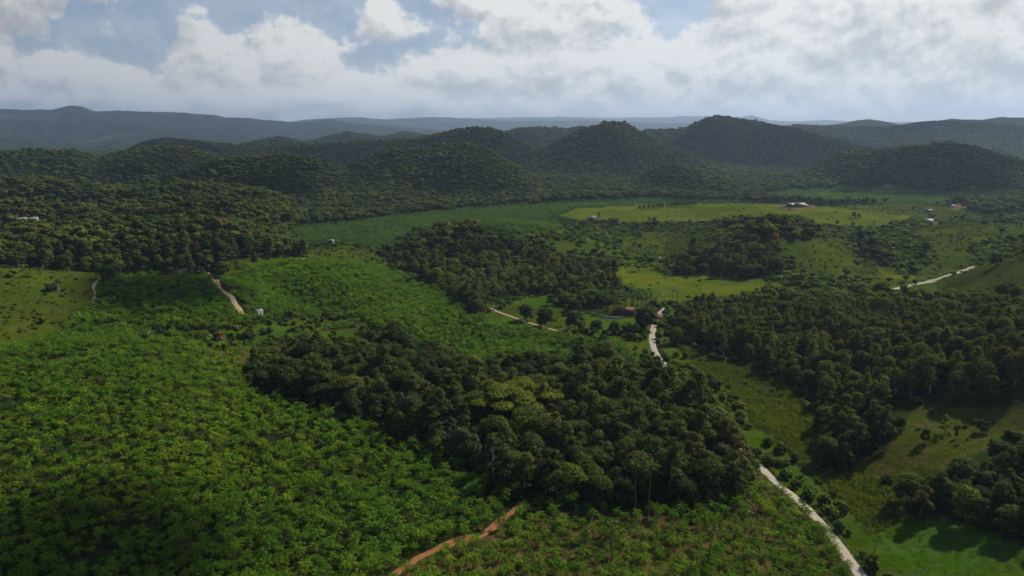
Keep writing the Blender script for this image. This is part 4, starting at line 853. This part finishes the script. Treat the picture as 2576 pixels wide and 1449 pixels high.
cow(1588, 717, 2.8, ('dark', (.035, .025, .02)), 'dark cow grazing on the round meadow')
cow(1668, 748, .4, ('pale', (.5, .46, .40)), 'pale cow on the near part of the round meadow')

# single trees
SPREAD = split_mesh('spreading_tree', make_tree(201, 'flat', 13, 14.5, 'leaf_olive', 300, .8, .5, 1.0, 'bark', .5))
OAK = split_mesh('dark_round_tree', make_tree(202, 'round', 9, 3.9, 'leaf_dark', 150, .6, .3, 1.0))
CONE = split_mesh('pointed_tree', make_tree(203, 'tall', 9, 2.6, 'leaf_dark', 120, .6, .3, 1.0))
ORANGE = split_mesh('orange_flowering_tree', make_tree(204, 'broken', 9, 4.4, 'leaf_orange', 60, .9, .45, 1.0))
YELLOW = split_mesh('yellow_green_tree', make_tree(205, 'broken', 6, 2.2, 'leaf_olive', 150, .45, .5, 1.0))
BARE_T = split_mesh('sparse_pale_tree', make_tree(206, 'broken', 15, 3.4, 'leaf_grey', 34, .6, .7, 1.1, 'bark_pale'))
WILLOW = split_mesh('grey_green_tree', make_tree(207, 'round', 9, 4.8, 'leaf_grey', 130, .6, .35, 1.0))
def palm_tree(seed, H, L, n, matn='palm_dark', pairs=9):
    r = np.random.default_rng(seed); lean = r.normal(size=2)*.35; top = (lean[0]*2, lean[1]*2, H)
    tr = tube([(0, 0, -.5), (lean[0]*.6, lean[1]*.6, H*.4), (lean[0]*1.4, lean[1]*1.4, H*.75), top], [.17, .13, .11, .09], 7)
    fr = [frond(r, L*(.85+.25*r.random()), i*2.4+r.random()*.4, 1.3-1.5*((i+.5)/n), .62, pairs, .75, (top[0], top[1], top[2]-.1)) for i in range(n)]
    return mesh_np('palm_trunk', *tr, None, True, [M['stem']]), [mesh_np('palm_frond', v, q, None, False, [M[matn]]) for v, q in fr]
TALLP = [palm_tree(211+k, h, l, n) for k, (h, l, n) in enumerate(((18, 2.7, 14), (11, 2.3, 12), (8.5, 2.4, 12), (6, 2.3, 11)))]
def single(name, u, v, shape, s, label, cat='tree', group=None, keep=2.5, sz=None, parts=('crown', 'trunk')):
    p = P(u, v); o = obj(name, None, None, label, cat, group, loc=p); o.scale = (s, s, sz or s); o.rotation_euler = (0, 0, rnd.random()*6.28)
    if keep: KEEP.append((p[0], p[1], keep*s))
    for nm, me in zip(parts, shape): obj(nm, me, o)
    return o
def tall_palm(u, v, k, s, label, group=None, keep=1.5):
    p = P(u, v); o = obj('palm_tree', None, None, label, 'palm tree', group, loc=p); o.scale = (s, s, s); o.rotation_euler = (0, 0, rnd.random()*6.28); KEEP.append((p[0], p[1], keep))
    tr, fr = TALLP[k]; obj('trunk', tr, o)
    for f in fr: obj('frond', f, o)
single('spreading_tree', 1290, 1066, SPREAD, 1.22, 'huge spreading tree with flat layered olive green crown in the middle of the central grove', keep=7.5)
single('round_tree', 1516, 886, OAK, 1.0, 'solitary dense dark round tree in the bright palm strip behind the grove', keep=4)
tall_palm(1628, 1325, 0, 1.0, 'tallest slender palm at the grove edge, standing right of its twin', 'tall palms over the sparse plot')
tall_palm(1598, 1308, 0, .97, 'tall slender palm half in front of the grove, left of the tallest one', 'tall palms over the sparse plot')
tall_palm(1537, 1422, 1, .98, 'mid-height slender palm near the bottom edge, middle of the sparse plot', 'tall palms over the sparse plot')
tall_palm(1778, 1440, 1, 1.05, 'thin palm near the bottom edge toward the gravel road', 'tall palms over the sparse plot')
tall_palm(1213, 813, 3, 1.0, 'left palm of the pair on the grass left of the farm lane')
tall_palm(1222, 814, 3, .9, 'right palm of the pair on the grass left of the farm lane')
tall_palm(2197, 1400, 3, .85, 'lone small palm between gravel road and bright lawn at lower right')
gp = [(1478+rnd.random()*165, 766+rnd.random()*20) for _ in range(46)]
for i, (u, v) in enumerate(sorted(gp)):
    v = v+ (u-1478)*.03
    tall_palm(u, v, 2, 1.0+.4*rnd.random(), 'slender palm in the palm grove around the brick house, '+('left part' if u < 1530 else 'near the house' if u < 1600 else 'right part'), 'palm grove around the brick house', 1.0)
for u, v in ((1636, 775), (1650, 778), (1658, 770), (1690, 760), (1702, 763)): tall_palm(u, v, 2, .75+.2*rnd.random(), 'palm at the near right corner of the round meadow', 'palms at the corner of the round meadow')
for u, v, s in ((430, 700, 1.05), (507, 699, 1.0), (480, 694, .8)): single('round_tree', u, v, OAK, s, {430: 'tall dark tree left of the whitish farmhouse', 507: 'dark tree right of the tiny white shed', 480: 'dark tree between farmhouse and tiny white shed'}[u])
for u, v, s, l in ((1325, 806, 1.1, 'grey-green tree at the upper end of the farm lane'), (1372, 822, 1.3, 'broad grey-green tree on the farm lane, second from the top'), (1446, 832, 1.3, 'broad grey-green tree at the left tip of the oval lawn'), (1500, 838, .85, 'grey-green tree below the oval lawn, left one'), (1545, 840, .8, 'grey-green tree below the oval lawn, right one'), (1626, 832, 1.55, 'big grey willowy tree at the bend of the gravel road')):
    single('grey_tree', u, v, WILLOW, s, l)
single('mango_tree', 1386, 768, OAK, .85, 'dark dense tree with shadow on the small upper lawn')
single('broad_tree', 1448, 790, FT[2][0], .95, 'broad dark tree at the upper left of the oval lawn')
single('meadow_tree', 1545, 712, FT[1][0], .62, 'open-crowned tree at the left edge of the round meadow')
for u, v, sh, s, sz, l in ((2375, 1092, YELLOW, .95, .95, 'yellow-green young tree on the dry slope, tallest of the few'), (2325, 1116, OAK, .42, .6, 'narrow dark oval tree with shadow on the dry slope'), (2404, 1104, CONE, .4, .42, 'small dark sapling right of the yellow-green tree'), (2466, 1088, OAK, .5, .55, 'dark leaning tree on the right of the dry slope'), (2490, 1082, BARE_T, .38, .38, 'thin nearly leafless tree at the right of the dry slope')):
    single('young_tree', u, v, sh, s, l, keep=5, sz=sz)
single('lone_tree', 147, 732, BARE_T, .5, 'lone sparse tree in the left pasture'); single('shrub', 130, 732, BT[0][0], 2.0, 'dark bush beside the lone tree in the left pasture', 'shrub', None, 2, None, ('foliage', 'stem'))
for u, v, s, l in ((1797, 563, .72, 'solitary dark tree on the lime green pasture'), (1846, 556, .7, 'left tree of the dark pair on the lime green pasture'), (1864, 555, .75, 'right tree of the dark pair on the lime green pasture'), (1634, 561, .75, 'left crown of the dark clump below the lime green pasture'), (1646, 561, .8, 'right crown of the dark clump below the lime green pasture'), (2148, 548, .8, 'dark tree in the hollow right of the hilltop farm'), (2160, 548, .6, 'smaller dark tree in the hollow right of the hilltop farm'), (2330, 632, .9, 'dark isolated tree on the right scrub slope'), (2505, 668, .95, 'dark tree on the crest of the right grassy spur'), (2300, 717, .5, 'round dark tree beside the distant gravel road'), (740, 638, 1.0, 'big dark tree behind the pale-roofed sheds'), (722, 640, .9, 'dark tree left behind the pale-roofed sheds')):
    single('dark_tree', u, v, OAK, s, l, keep=3)
single('pointed_tree', 1507, 550, CONE, .95, 'pointed dark tree right of the grey barn'); single('pointed_tree', 1483, 549, CONE, .6, 'small dark tree left of the grey barn')
for i in range(13):
    u = 1608+i*11.5+rnd.random()*4; single('hedge_tree', u, 525.5-i*.75+rnd.random(), FT[6 if i % 3 == 0 else 0][0], .5+.2*rnd.random(), 'tree of the green row crossing the lime green pasture', group='row of trees on the lime green pasture', keep=2)
for u, v, s, l in ((1004, 682, .8, 'orange-flowering tree at the end of the palm hill'), (1056, 692, .9, 'widest orange-flowering tree beyond the palm hill'), (1130, 672, .8, 'orange-flowering tree below the wooded knoll'), (1516, 652, .8, 'orange-flowering tree left above the round meadow'), (1948, 611, .9, 'bright yellow-orange tree on the right knoll'), (1858, 599, .8, 'dull orange tree left on the right knoll'), (1758, 822, .9, 'orange-tinted tree right of the gravel road bend')):
    single('flowering_tree', u, v, ORANGE, s, l, keep=2)
for u, v, s in ((1700, 1075, 1.0), (1755, 1070, 1.1)): single('russet_tree', u, v, FT[5][0], s, ('left' if u == 1700 else 'right')+' of the two rusty brown trees near the gravel road in the central grove')
for u, v, l in ((873, 1003, 'pale leaning sparse tree at the left front edge of the grove'), (1010, 1078, 'tall pale-trunked tree at the grove front, left of the middle'), (1135, 1150, 'pale-trunked sparse tree at the grove front, middle'), (1240, 1205, 'pale-trunked sparse tree nearest the top of the clay track'), (745, 985, 'thin pale-trunked tree at the left tip of the grove')):
    single('pale_tree', u, v, BARE_T, 1.0, l, keep=1.5)

# unseen cumulus added above the view so their shadows fall on hills and fields
def shadow_clouds():
    m, t = mat('shadow_cloud_white'); o = t.new('ShaderNodeOutputMaterial'); d_ = t.new('ShaderNodeBsdfDiffuse'); d_.inputs[0].default_value = (.9, .9, .9, 1); e_ = t.new('ShaderNodeBsdfTranslucent'); e_.inputs[0].default_value = (.9, .9, .9, 1); p = t.new('ShaderNodeMixShader'); t.l.new(d_.outputs[0], p.inputs[1]); t.l.new(e_.outputs[0], p.inputs[2]); t.l.new(p.outputs[0], o.inputs[0])
    alt = 1250; off = (alt+CAMZ-5)/math.tan(SUN_EL)
    for i, (az_, d, w, l) in enumerate(((33, 3900, 1000, 'broad unseen cumulus added to shade the right hand ridge'), (24, 2350, 420, 'unseen cumulus added to shade the right hand hills'), (-5, 2000, 250, 'small unseen cumulus added to shade the hills left of the middle'), (-30, 2600, 800, 'unseen cumulus added to shade the left forested hills'), (-14, 1750, 330, 'unseen cumulus added to shade the middle left hills'), (-27, 780, 170, 'unseen cumulus added to shade the left wooded knoll'), (-33, 1350, 330, 'unseen cumulus added to shade the low forest at far left'), (-21, 1200, 170, 'small unseen cumulus added to shade the low forest'), (31, 1500, 260, 'unseen cumulus added to shade the dark rounded hill at right'), (-29, 470, 85, 'small unseen cumulus added to shade the palm hill'), (-36, 182, 62, 'small unseen cumulus added to shade the left palm field'), (6.5, 2150, 120, 'small unseen cumulus added to shade the land behind the pointed hill'))):
        x = d*sin(R(az_))+off*sin(SUN_AZ); y = d*cos(R(az_))+off*cos(SUN_AZ); r = np.random.default_rng(300+i); sh = []; k = int(34+w/25)
        for j in range(k):
            a = j*2.4+r.random(); q = w*.5*math.sqrt((j+.5)/k); s = w*(.20-.11*((j+.5)/k)+.07*r.random()); th = np.linspace(0, 2*pi, 11)[:-1]; ph = np.linspace(-pi/2, pi/2, 7)
            V = np.array([[cos(b)*cos(a2), cos(b)*sin(a2), sin(b)] for b in ph for a2 in th])*(s, s*(.7+.5*r.random()), s*.8)
            V *= 1+.10*r.normal(size=(len(V), 1)); V[:, 2] = np.maximum(V[:, 2], -s*.22); V += (q*cos(a), q*sin(a)*.7, w*.20*r.random()*(1-(j+.5)/k))
            sh.append((V, np.array([(b*10+c, b*10+(c+1) % 10, (b+1)*10+(c+1) % 10, (b+1)*10+c) for b in range(6) for c in range(10)])))
        v, q = join(sh); obj('shadow_cloud', mesh_np('shadow_cloud', v, q, None, True, [m]), None, l, kind='structure', loc=(x, y, alt+CAMZ))
shadow_clouds()


def plant_all():
    # ---- forest
    X = []; Y = []; ST = []
    for r0, r1, st in ((120, 560, 5.5), (560, 1250, 6.4), (1250, 2700, 7.1), (2700, 4700, 10.5)):
        x, y = jitter_grid(r0, r1, st); X.append(x); Y.append(y); ST.append(np.full(len(x), st))
    x = np.concatenate(X); y = np.concatenate(Y); st = np.concatenate(ST); z = height(x, y)
    c0 = cover(x, y, z); c1 = cover(x, y, z+8); r = np.hypot(x, y)
    m = ((c0 == FOREST) & (c1 == FOREST)) | ((c0 == FOREST) & (r > 1100))
    m &= seen(x, y, z, 16, .004); x, y, z, st, r = [q[m] for q in (x, y, z, st, r)]
    m = off_road(x, y, np.where((r > 262) & (r < 345), 7.5, 2.0)) & clear_of(x, y); x, y, z, st, r = [q[m] for q in (x, y, z, st, r)]
    n = len(x); big = fbm(x, y, 60, 2, 101); s = .72+.25*big+.45*rng.random(n)**1.5; grow = np.maximum(1, st/7.2)
    s *= np.where(rng.random(n) < .05, 1.35, 1.0)
    s = np.where(r < 270, s*(.86+.26*rng.random(n)), np.where(r < 560, s*.93, s)); s = np.where((r < 300) & (x > 75), s*.72, s)
    pick = rng.choice(len(TREES), n, p=FW)
    patchy = fbm(x, y, 110, 3, 111); pick = np.where((patchy > .35) & (rng.random(n) < .5), 6, pick); pick = np.where((patchy < -.4) & (rng.random(n) < .6), 2, pick)
    pick = np.where((r > 900) & (pick > 3) & (rng.random(n) < .85), rng.choice([0, 1, 3], n), pick)
    sc = np.column_stack([s*(.9+.25*rng.random(n))*grow, s*(.9+.25*rng.random(n))*grow, s*(.85+.3*rng.random(n))*np.where(r > 1200, .85, 1)])
    sc[r > 560] *= .92; pick_ = None
    vis = in_frame(x, y, z, -10, 8) & (r < 560); order = np.argsort(r/s+np.where(vis, 0, 1e6))[:300]; order = order[vis[order]]
    th = np.zeros(n, bool); th[order] = True
    ph = [t[0] for t in TREES]
    things('broadleaf_tree', 'tree', x[th], y[th], z[th], sc[th], pick[th], FT, ph, ('low', 'mid-sized', 'tall'), 'broadleaf trees')
    m = ~th & (r < 620); scatter('forest_near', [t[1] for t in FT], np.column_stack([x, y, z])[m], sc[m], pick[m], 'dense broadleaf forest behind the nearest trees')
    m = ~th & (r >= 620); scatter('forest_far', [t[2] for t in FT], np.column_stack([x, y, z])[m], sc[m], pick[m], 'broadleaf forest covering knolls and hills in the distance')
    print('forest', n)
    # ---- slender trees on the right
    x, y = jitter_grid(200, 700, 5.0); z = height(x, y); c0 = cover(x, y, z); c1 = cover(x, y, z+8)
    m = (c0 == EUC) & (c1 == EUC) & off_road(x, y, 3) & clear_of(x, y) & (rng.random(len(x)) < .9) & seen(x, y, z, 12, .004); x, y, z = x[m], y[m], z[m]; n = len(x); r = np.hypot(x, y)
    s = .66+.42*rng.random(n); pick = rng.choice(len(EUCS), n, p=EW); sc = np.column_stack([s, s, s*(.85+.4*rng.random(n))])
    vis = in_frame(x, y, z, -10, 8); order = np.argsort(r/s+np.where(vis, 0, 1e6))[:300]; th = np.zeros(n, bool); th[order] = True; th &= vis
    things('slender_tree', 'tree', x[th], y[th], z[th], sc[th], pick[th], ET, [t[0] for t in EUCS], ('short', 'mid-height', 'tall'), 'slender trees')
    for lo, hi, k, nm in ((0, 430, 1, 'slender_wood_near'), (430, 900, 2, 'slender_wood_far')):
        m = ~th & (r >= lo) & (r < hi); scatter(nm, [t[k] for t in ET], np.column_stack([x, y, z])[m], sc[m], pick[m], 'wood of slender olive green trees on the right slope')
    print('slender', n)
    # ---- undergrowth, shrubs
    x, y = jitter_grid(130, 1300, 3.6); z = height(x, y); c = cover(x, y, z); r = np.hypot(x, y); nz = fbm(x, y, 26, 3, 120); nz2 = fbm(x, y, 9, 2, 121); q = rng.random(len(x))
    pr = np.select([c == YOUNG, c == SCRUB, c == DRY, c == EUC, c == MARSH, c == LIME, c == PLOT, c == EARTH, c == FOREST], [.46, .50, .10, .5, .12, .03, .05, .12, .35], 0)
    pr = pr*np.clip(.9+1.5*nz+.6*nz2, 0, 1.5); pr = np.where((c == SCRUB) & (r < 620), pr*.8, pr); m = (q < pr) & off_road(x, y, .8) & clear_of(x, y) & seen(x, y, z, 3, .002)
    x, y, z, r, c, nz = [k[m] for k in (x, y, z, r, c, nz)]; n = len(x)
    s = np.where(c == YOUNG, .8+.7*rng.random(n), np.where(c == SCRUB, .32+.55*rng.random(n)**2, .35+.5*rng.random(n))); s = np.where(c == FOREST, .9+.5*rng.random(n), s)
    sc = np.column_stack([s, s, s*np.where(c == YOUNG, 1.1, .8)]); pick = rng.choice(4, n, p=BW); pick = np.where((c == SCRUB) & (rng.random(n) < .5), 1, pick); pick = np.where((c == YOUNG) & (rng.random(n) < .6), rng.integers(1, 3, n), pick)
    vis = in_frame(x, y, z, -10, 1) & (c != FOREST); order = np.argsort(r/s+np.where(vis, 0, 1e6))[:260]; th = np.zeros(n, bool); th[order] = True; th &= vis
    things('shrub', 'shrub', x[th], y[th], z[th], sc[th], pick[th], BT, [t[0] for t in BUSHES], ('small', 'small', 'large'), 'shrubs', ('foliage', 'stem'))
    for lo, hi, k, nm in ((0, 420, 1, 'undergrowth_near'), (420, 1400, 2, 'undergrowth_far')):
        m = ~th & (r >= lo) & (r < hi); scatter(nm, [t[k] for t in BT], np.column_stack([x, y, z])[m], sc[m], pick[m], 'mixed undergrowth and shrubs over the slopes and edges')
    print('shrubs', n)
    # small trees in young growth
    x, y = jitter_grid(150, 1300, 8.5); z = height(x, y); c = cover(x, y, z); nz = fbm(x, y, 45, 3, 130); r = np.hypot(x, y)
    pr = np.select([c == YOUNG, c == SCRUB, c == LIME], [.16, .05, .004], 0)*np.clip(1+1.6*nz, 0, 1.6)
    m = (rng.random(len(x)) < pr) & off_road(x, y, 2.5) & clear_of(x, y) & seen(x, y, z, 8, .003); x, y, z = x[m], y[m], z[m]; n = len(x)
    s = .40+.34*rng.random(n); scatter('young_trees', [t[2] for t in FT], np.column_stack([x, y, z]), np.column_stack([s, s, s*.9]), rng.choice([0, 1, 3, 4, 5, 6, 6, 6], n), 'young trees scattered over regrowing slopes')
    # ---- palms
    x, y = jitter_grid(110, 720, 2.4); z = height(x, y); c = cover(x, y, z); c1 = cover(x, y, z+8); r = np.hypot(x, y); nz = fbm(x, y, 22, 3, 140); nz2 = fbm(x, y, 7, 2, 141)
    pr = np.select([c == PALM, c == PLOT, (c == FOREST) & (c1 == PALM)], [1.0, .92, .8], 0)
    pr = np.where(c == PALM, np.clip(1.10+.8*nz+.7*nz2, 0, 1), pr*np.clip(1.05+.8*nz2+.4*nz, 0, 1.2))
    pr = np.where((c == PALM) & (r > 345), np.maximum(pr, .9), pr)
    m = (rng.random(len(x)) < pr) & off_road(x, y, .7) & clear_of(x, y) & seen(x, y, z, 4, .002); x, y, z, r, c = [k[m] for k in (x, y, z, r, c)]; n = len(x)
    s = .58+.60*rng.random(n)+.18*fbm(x, y, 15, 2, 145); s = np.where(c == PLOT, s*.95, s); pick = rng.integers(0, 5, n); sc = np.column_stack([s, s, s*(.85+.75*rng.random(n)**2)])
    vis = in_frame(x, y, z, -12, 0); order = np.argsort(r/s+np.where(vis, 0, 1e6))[:300]; th = np.zeros(n, bool); th[order] = True; th &= vis
    for i in np.where(th)[0]:
        cm, tm = PMs[pick[i]]; o = bpy.data.objects.new('palm_clump', None); C.objects.link(o); o.location = (x[i], y[i], z[i]); o.scale = tuple(sc[i]); o.rotation_euler = (rng.normal()*.05, rng.normal()*.05, rng.random()*6.28)
        sz = 'small' if s[i] < .80 else 'medium' if s[i] < 1.05 else 'large'
        u, v, _ = project(x[i], y[i], z[i])
        row = 'in the bottom row' if v > 1400 else 'second band up' if v > 1350 else 'third band up' if v > 1300 else 'toward the grove'
        if c[i] == PLOT: lab = ' palm clump on the sparse plot, '+row+', '+('by the clay track' if u < 1250 else 'left of the tall palms' if u < 1480 else 'among the tall palms' if u < 1700 else 'right of the tall palms' if u < 1900 else 'by the gravel road'); g = 'palm clumps on the sparse plot'
        else: lab = ' palm clump in the dense field, '+row+', '+('left picture edge' if u < 150 else 'far left' if u < 350 else 'left' if u < 550 else 'centre left' if u < 750 else 'toward the clay track' if u < 930 else 'beside the clay track'); g = 'palm clumps in the dense field'
        o['label'] = sz+lab; o['category'] = 'palm'; o['group'] = g
        for nm, me in (('fronds', cm), ('stems', tm)): a = bpy.data.objects.new(nm, me); C.objects.link(a); a.parent = o
    m = ~th & (r < 400); scatter('palm_field_near', PMw, np.column_stack([x, y, z])[m], sc[m], pick[m], 'dense field of young palms across the left slope')
    m = ~th & (r >= 400); scatter('palm_field_far', PMf, np.column_stack([x, y, z])[m], sc[m]*1.1, rng.integers(0, 3, m.sum()), 'palm plantation covering the farther hill')
    print('palms', n)
    # ---- bananas, grasses
    x, y = jitter_grid(650, 1600, 4.6); z = height(x, y); c = cover(x, y, z); m = (c == BANANA) & seen(x, y, z, 4, .002) & clear_of(x, y); x, y, z = x[m], y[m], z[m]; n = len(x)
    s = .6+.9*rng.random(n); scatter('banana_plantation', BAN, np.column_stack([x, y, z]), np.column_stack([s*1.2, s*1.2, s]), rng.integers(0, 2, n), 'blue-green banana plantation filling the far valley floor'); print('banana', n)
    x, y = jitter_grid(120, 420, 1.15); z = height(x, y); c = cover(x, y, z); nz = fbm(x, y, 14, 3, 150); m = (c == MARSH) & (rng.random(len(x)) < .85+nz) & off_road(x, y, .3); x, y, z = x[m], y[m], z[m]; n = len(x)
    s = .7+.6*rng.random(n)+.5*fbm(x, y, 18, 2, 151); scatter('marsh_grass', GT, np.column_stack([x, y, z]), np.column_stack([s, s, s]), rng.integers(0, 3, n), 'tall rough grass on the wet strip right of the road'); print('marsh', n)
    x, y = jitter_grid(110, 330, 1.5); z = height(x, y); c = cover(x, y, z); m = np.isin(c, (LAWN, DRY, PLOT, PALM)) & (rng.random(len(x)) < np.where(c == PALM, .1, .3)) & off_road(x, y, .2) & in_frame(x, y, z, 30, 1); x, y, z = x[m], y[m], z[m]; n = len(x)
    s = .7+.7*rng.random(n); scatter('field_grass', GS_, np.column_stack([x, y, z]), np.column_stack([s, s, s]), rng.integers(0, 2, n), 'grass tufts on the fields and under the palms'); print('grass', n)
plant_all()
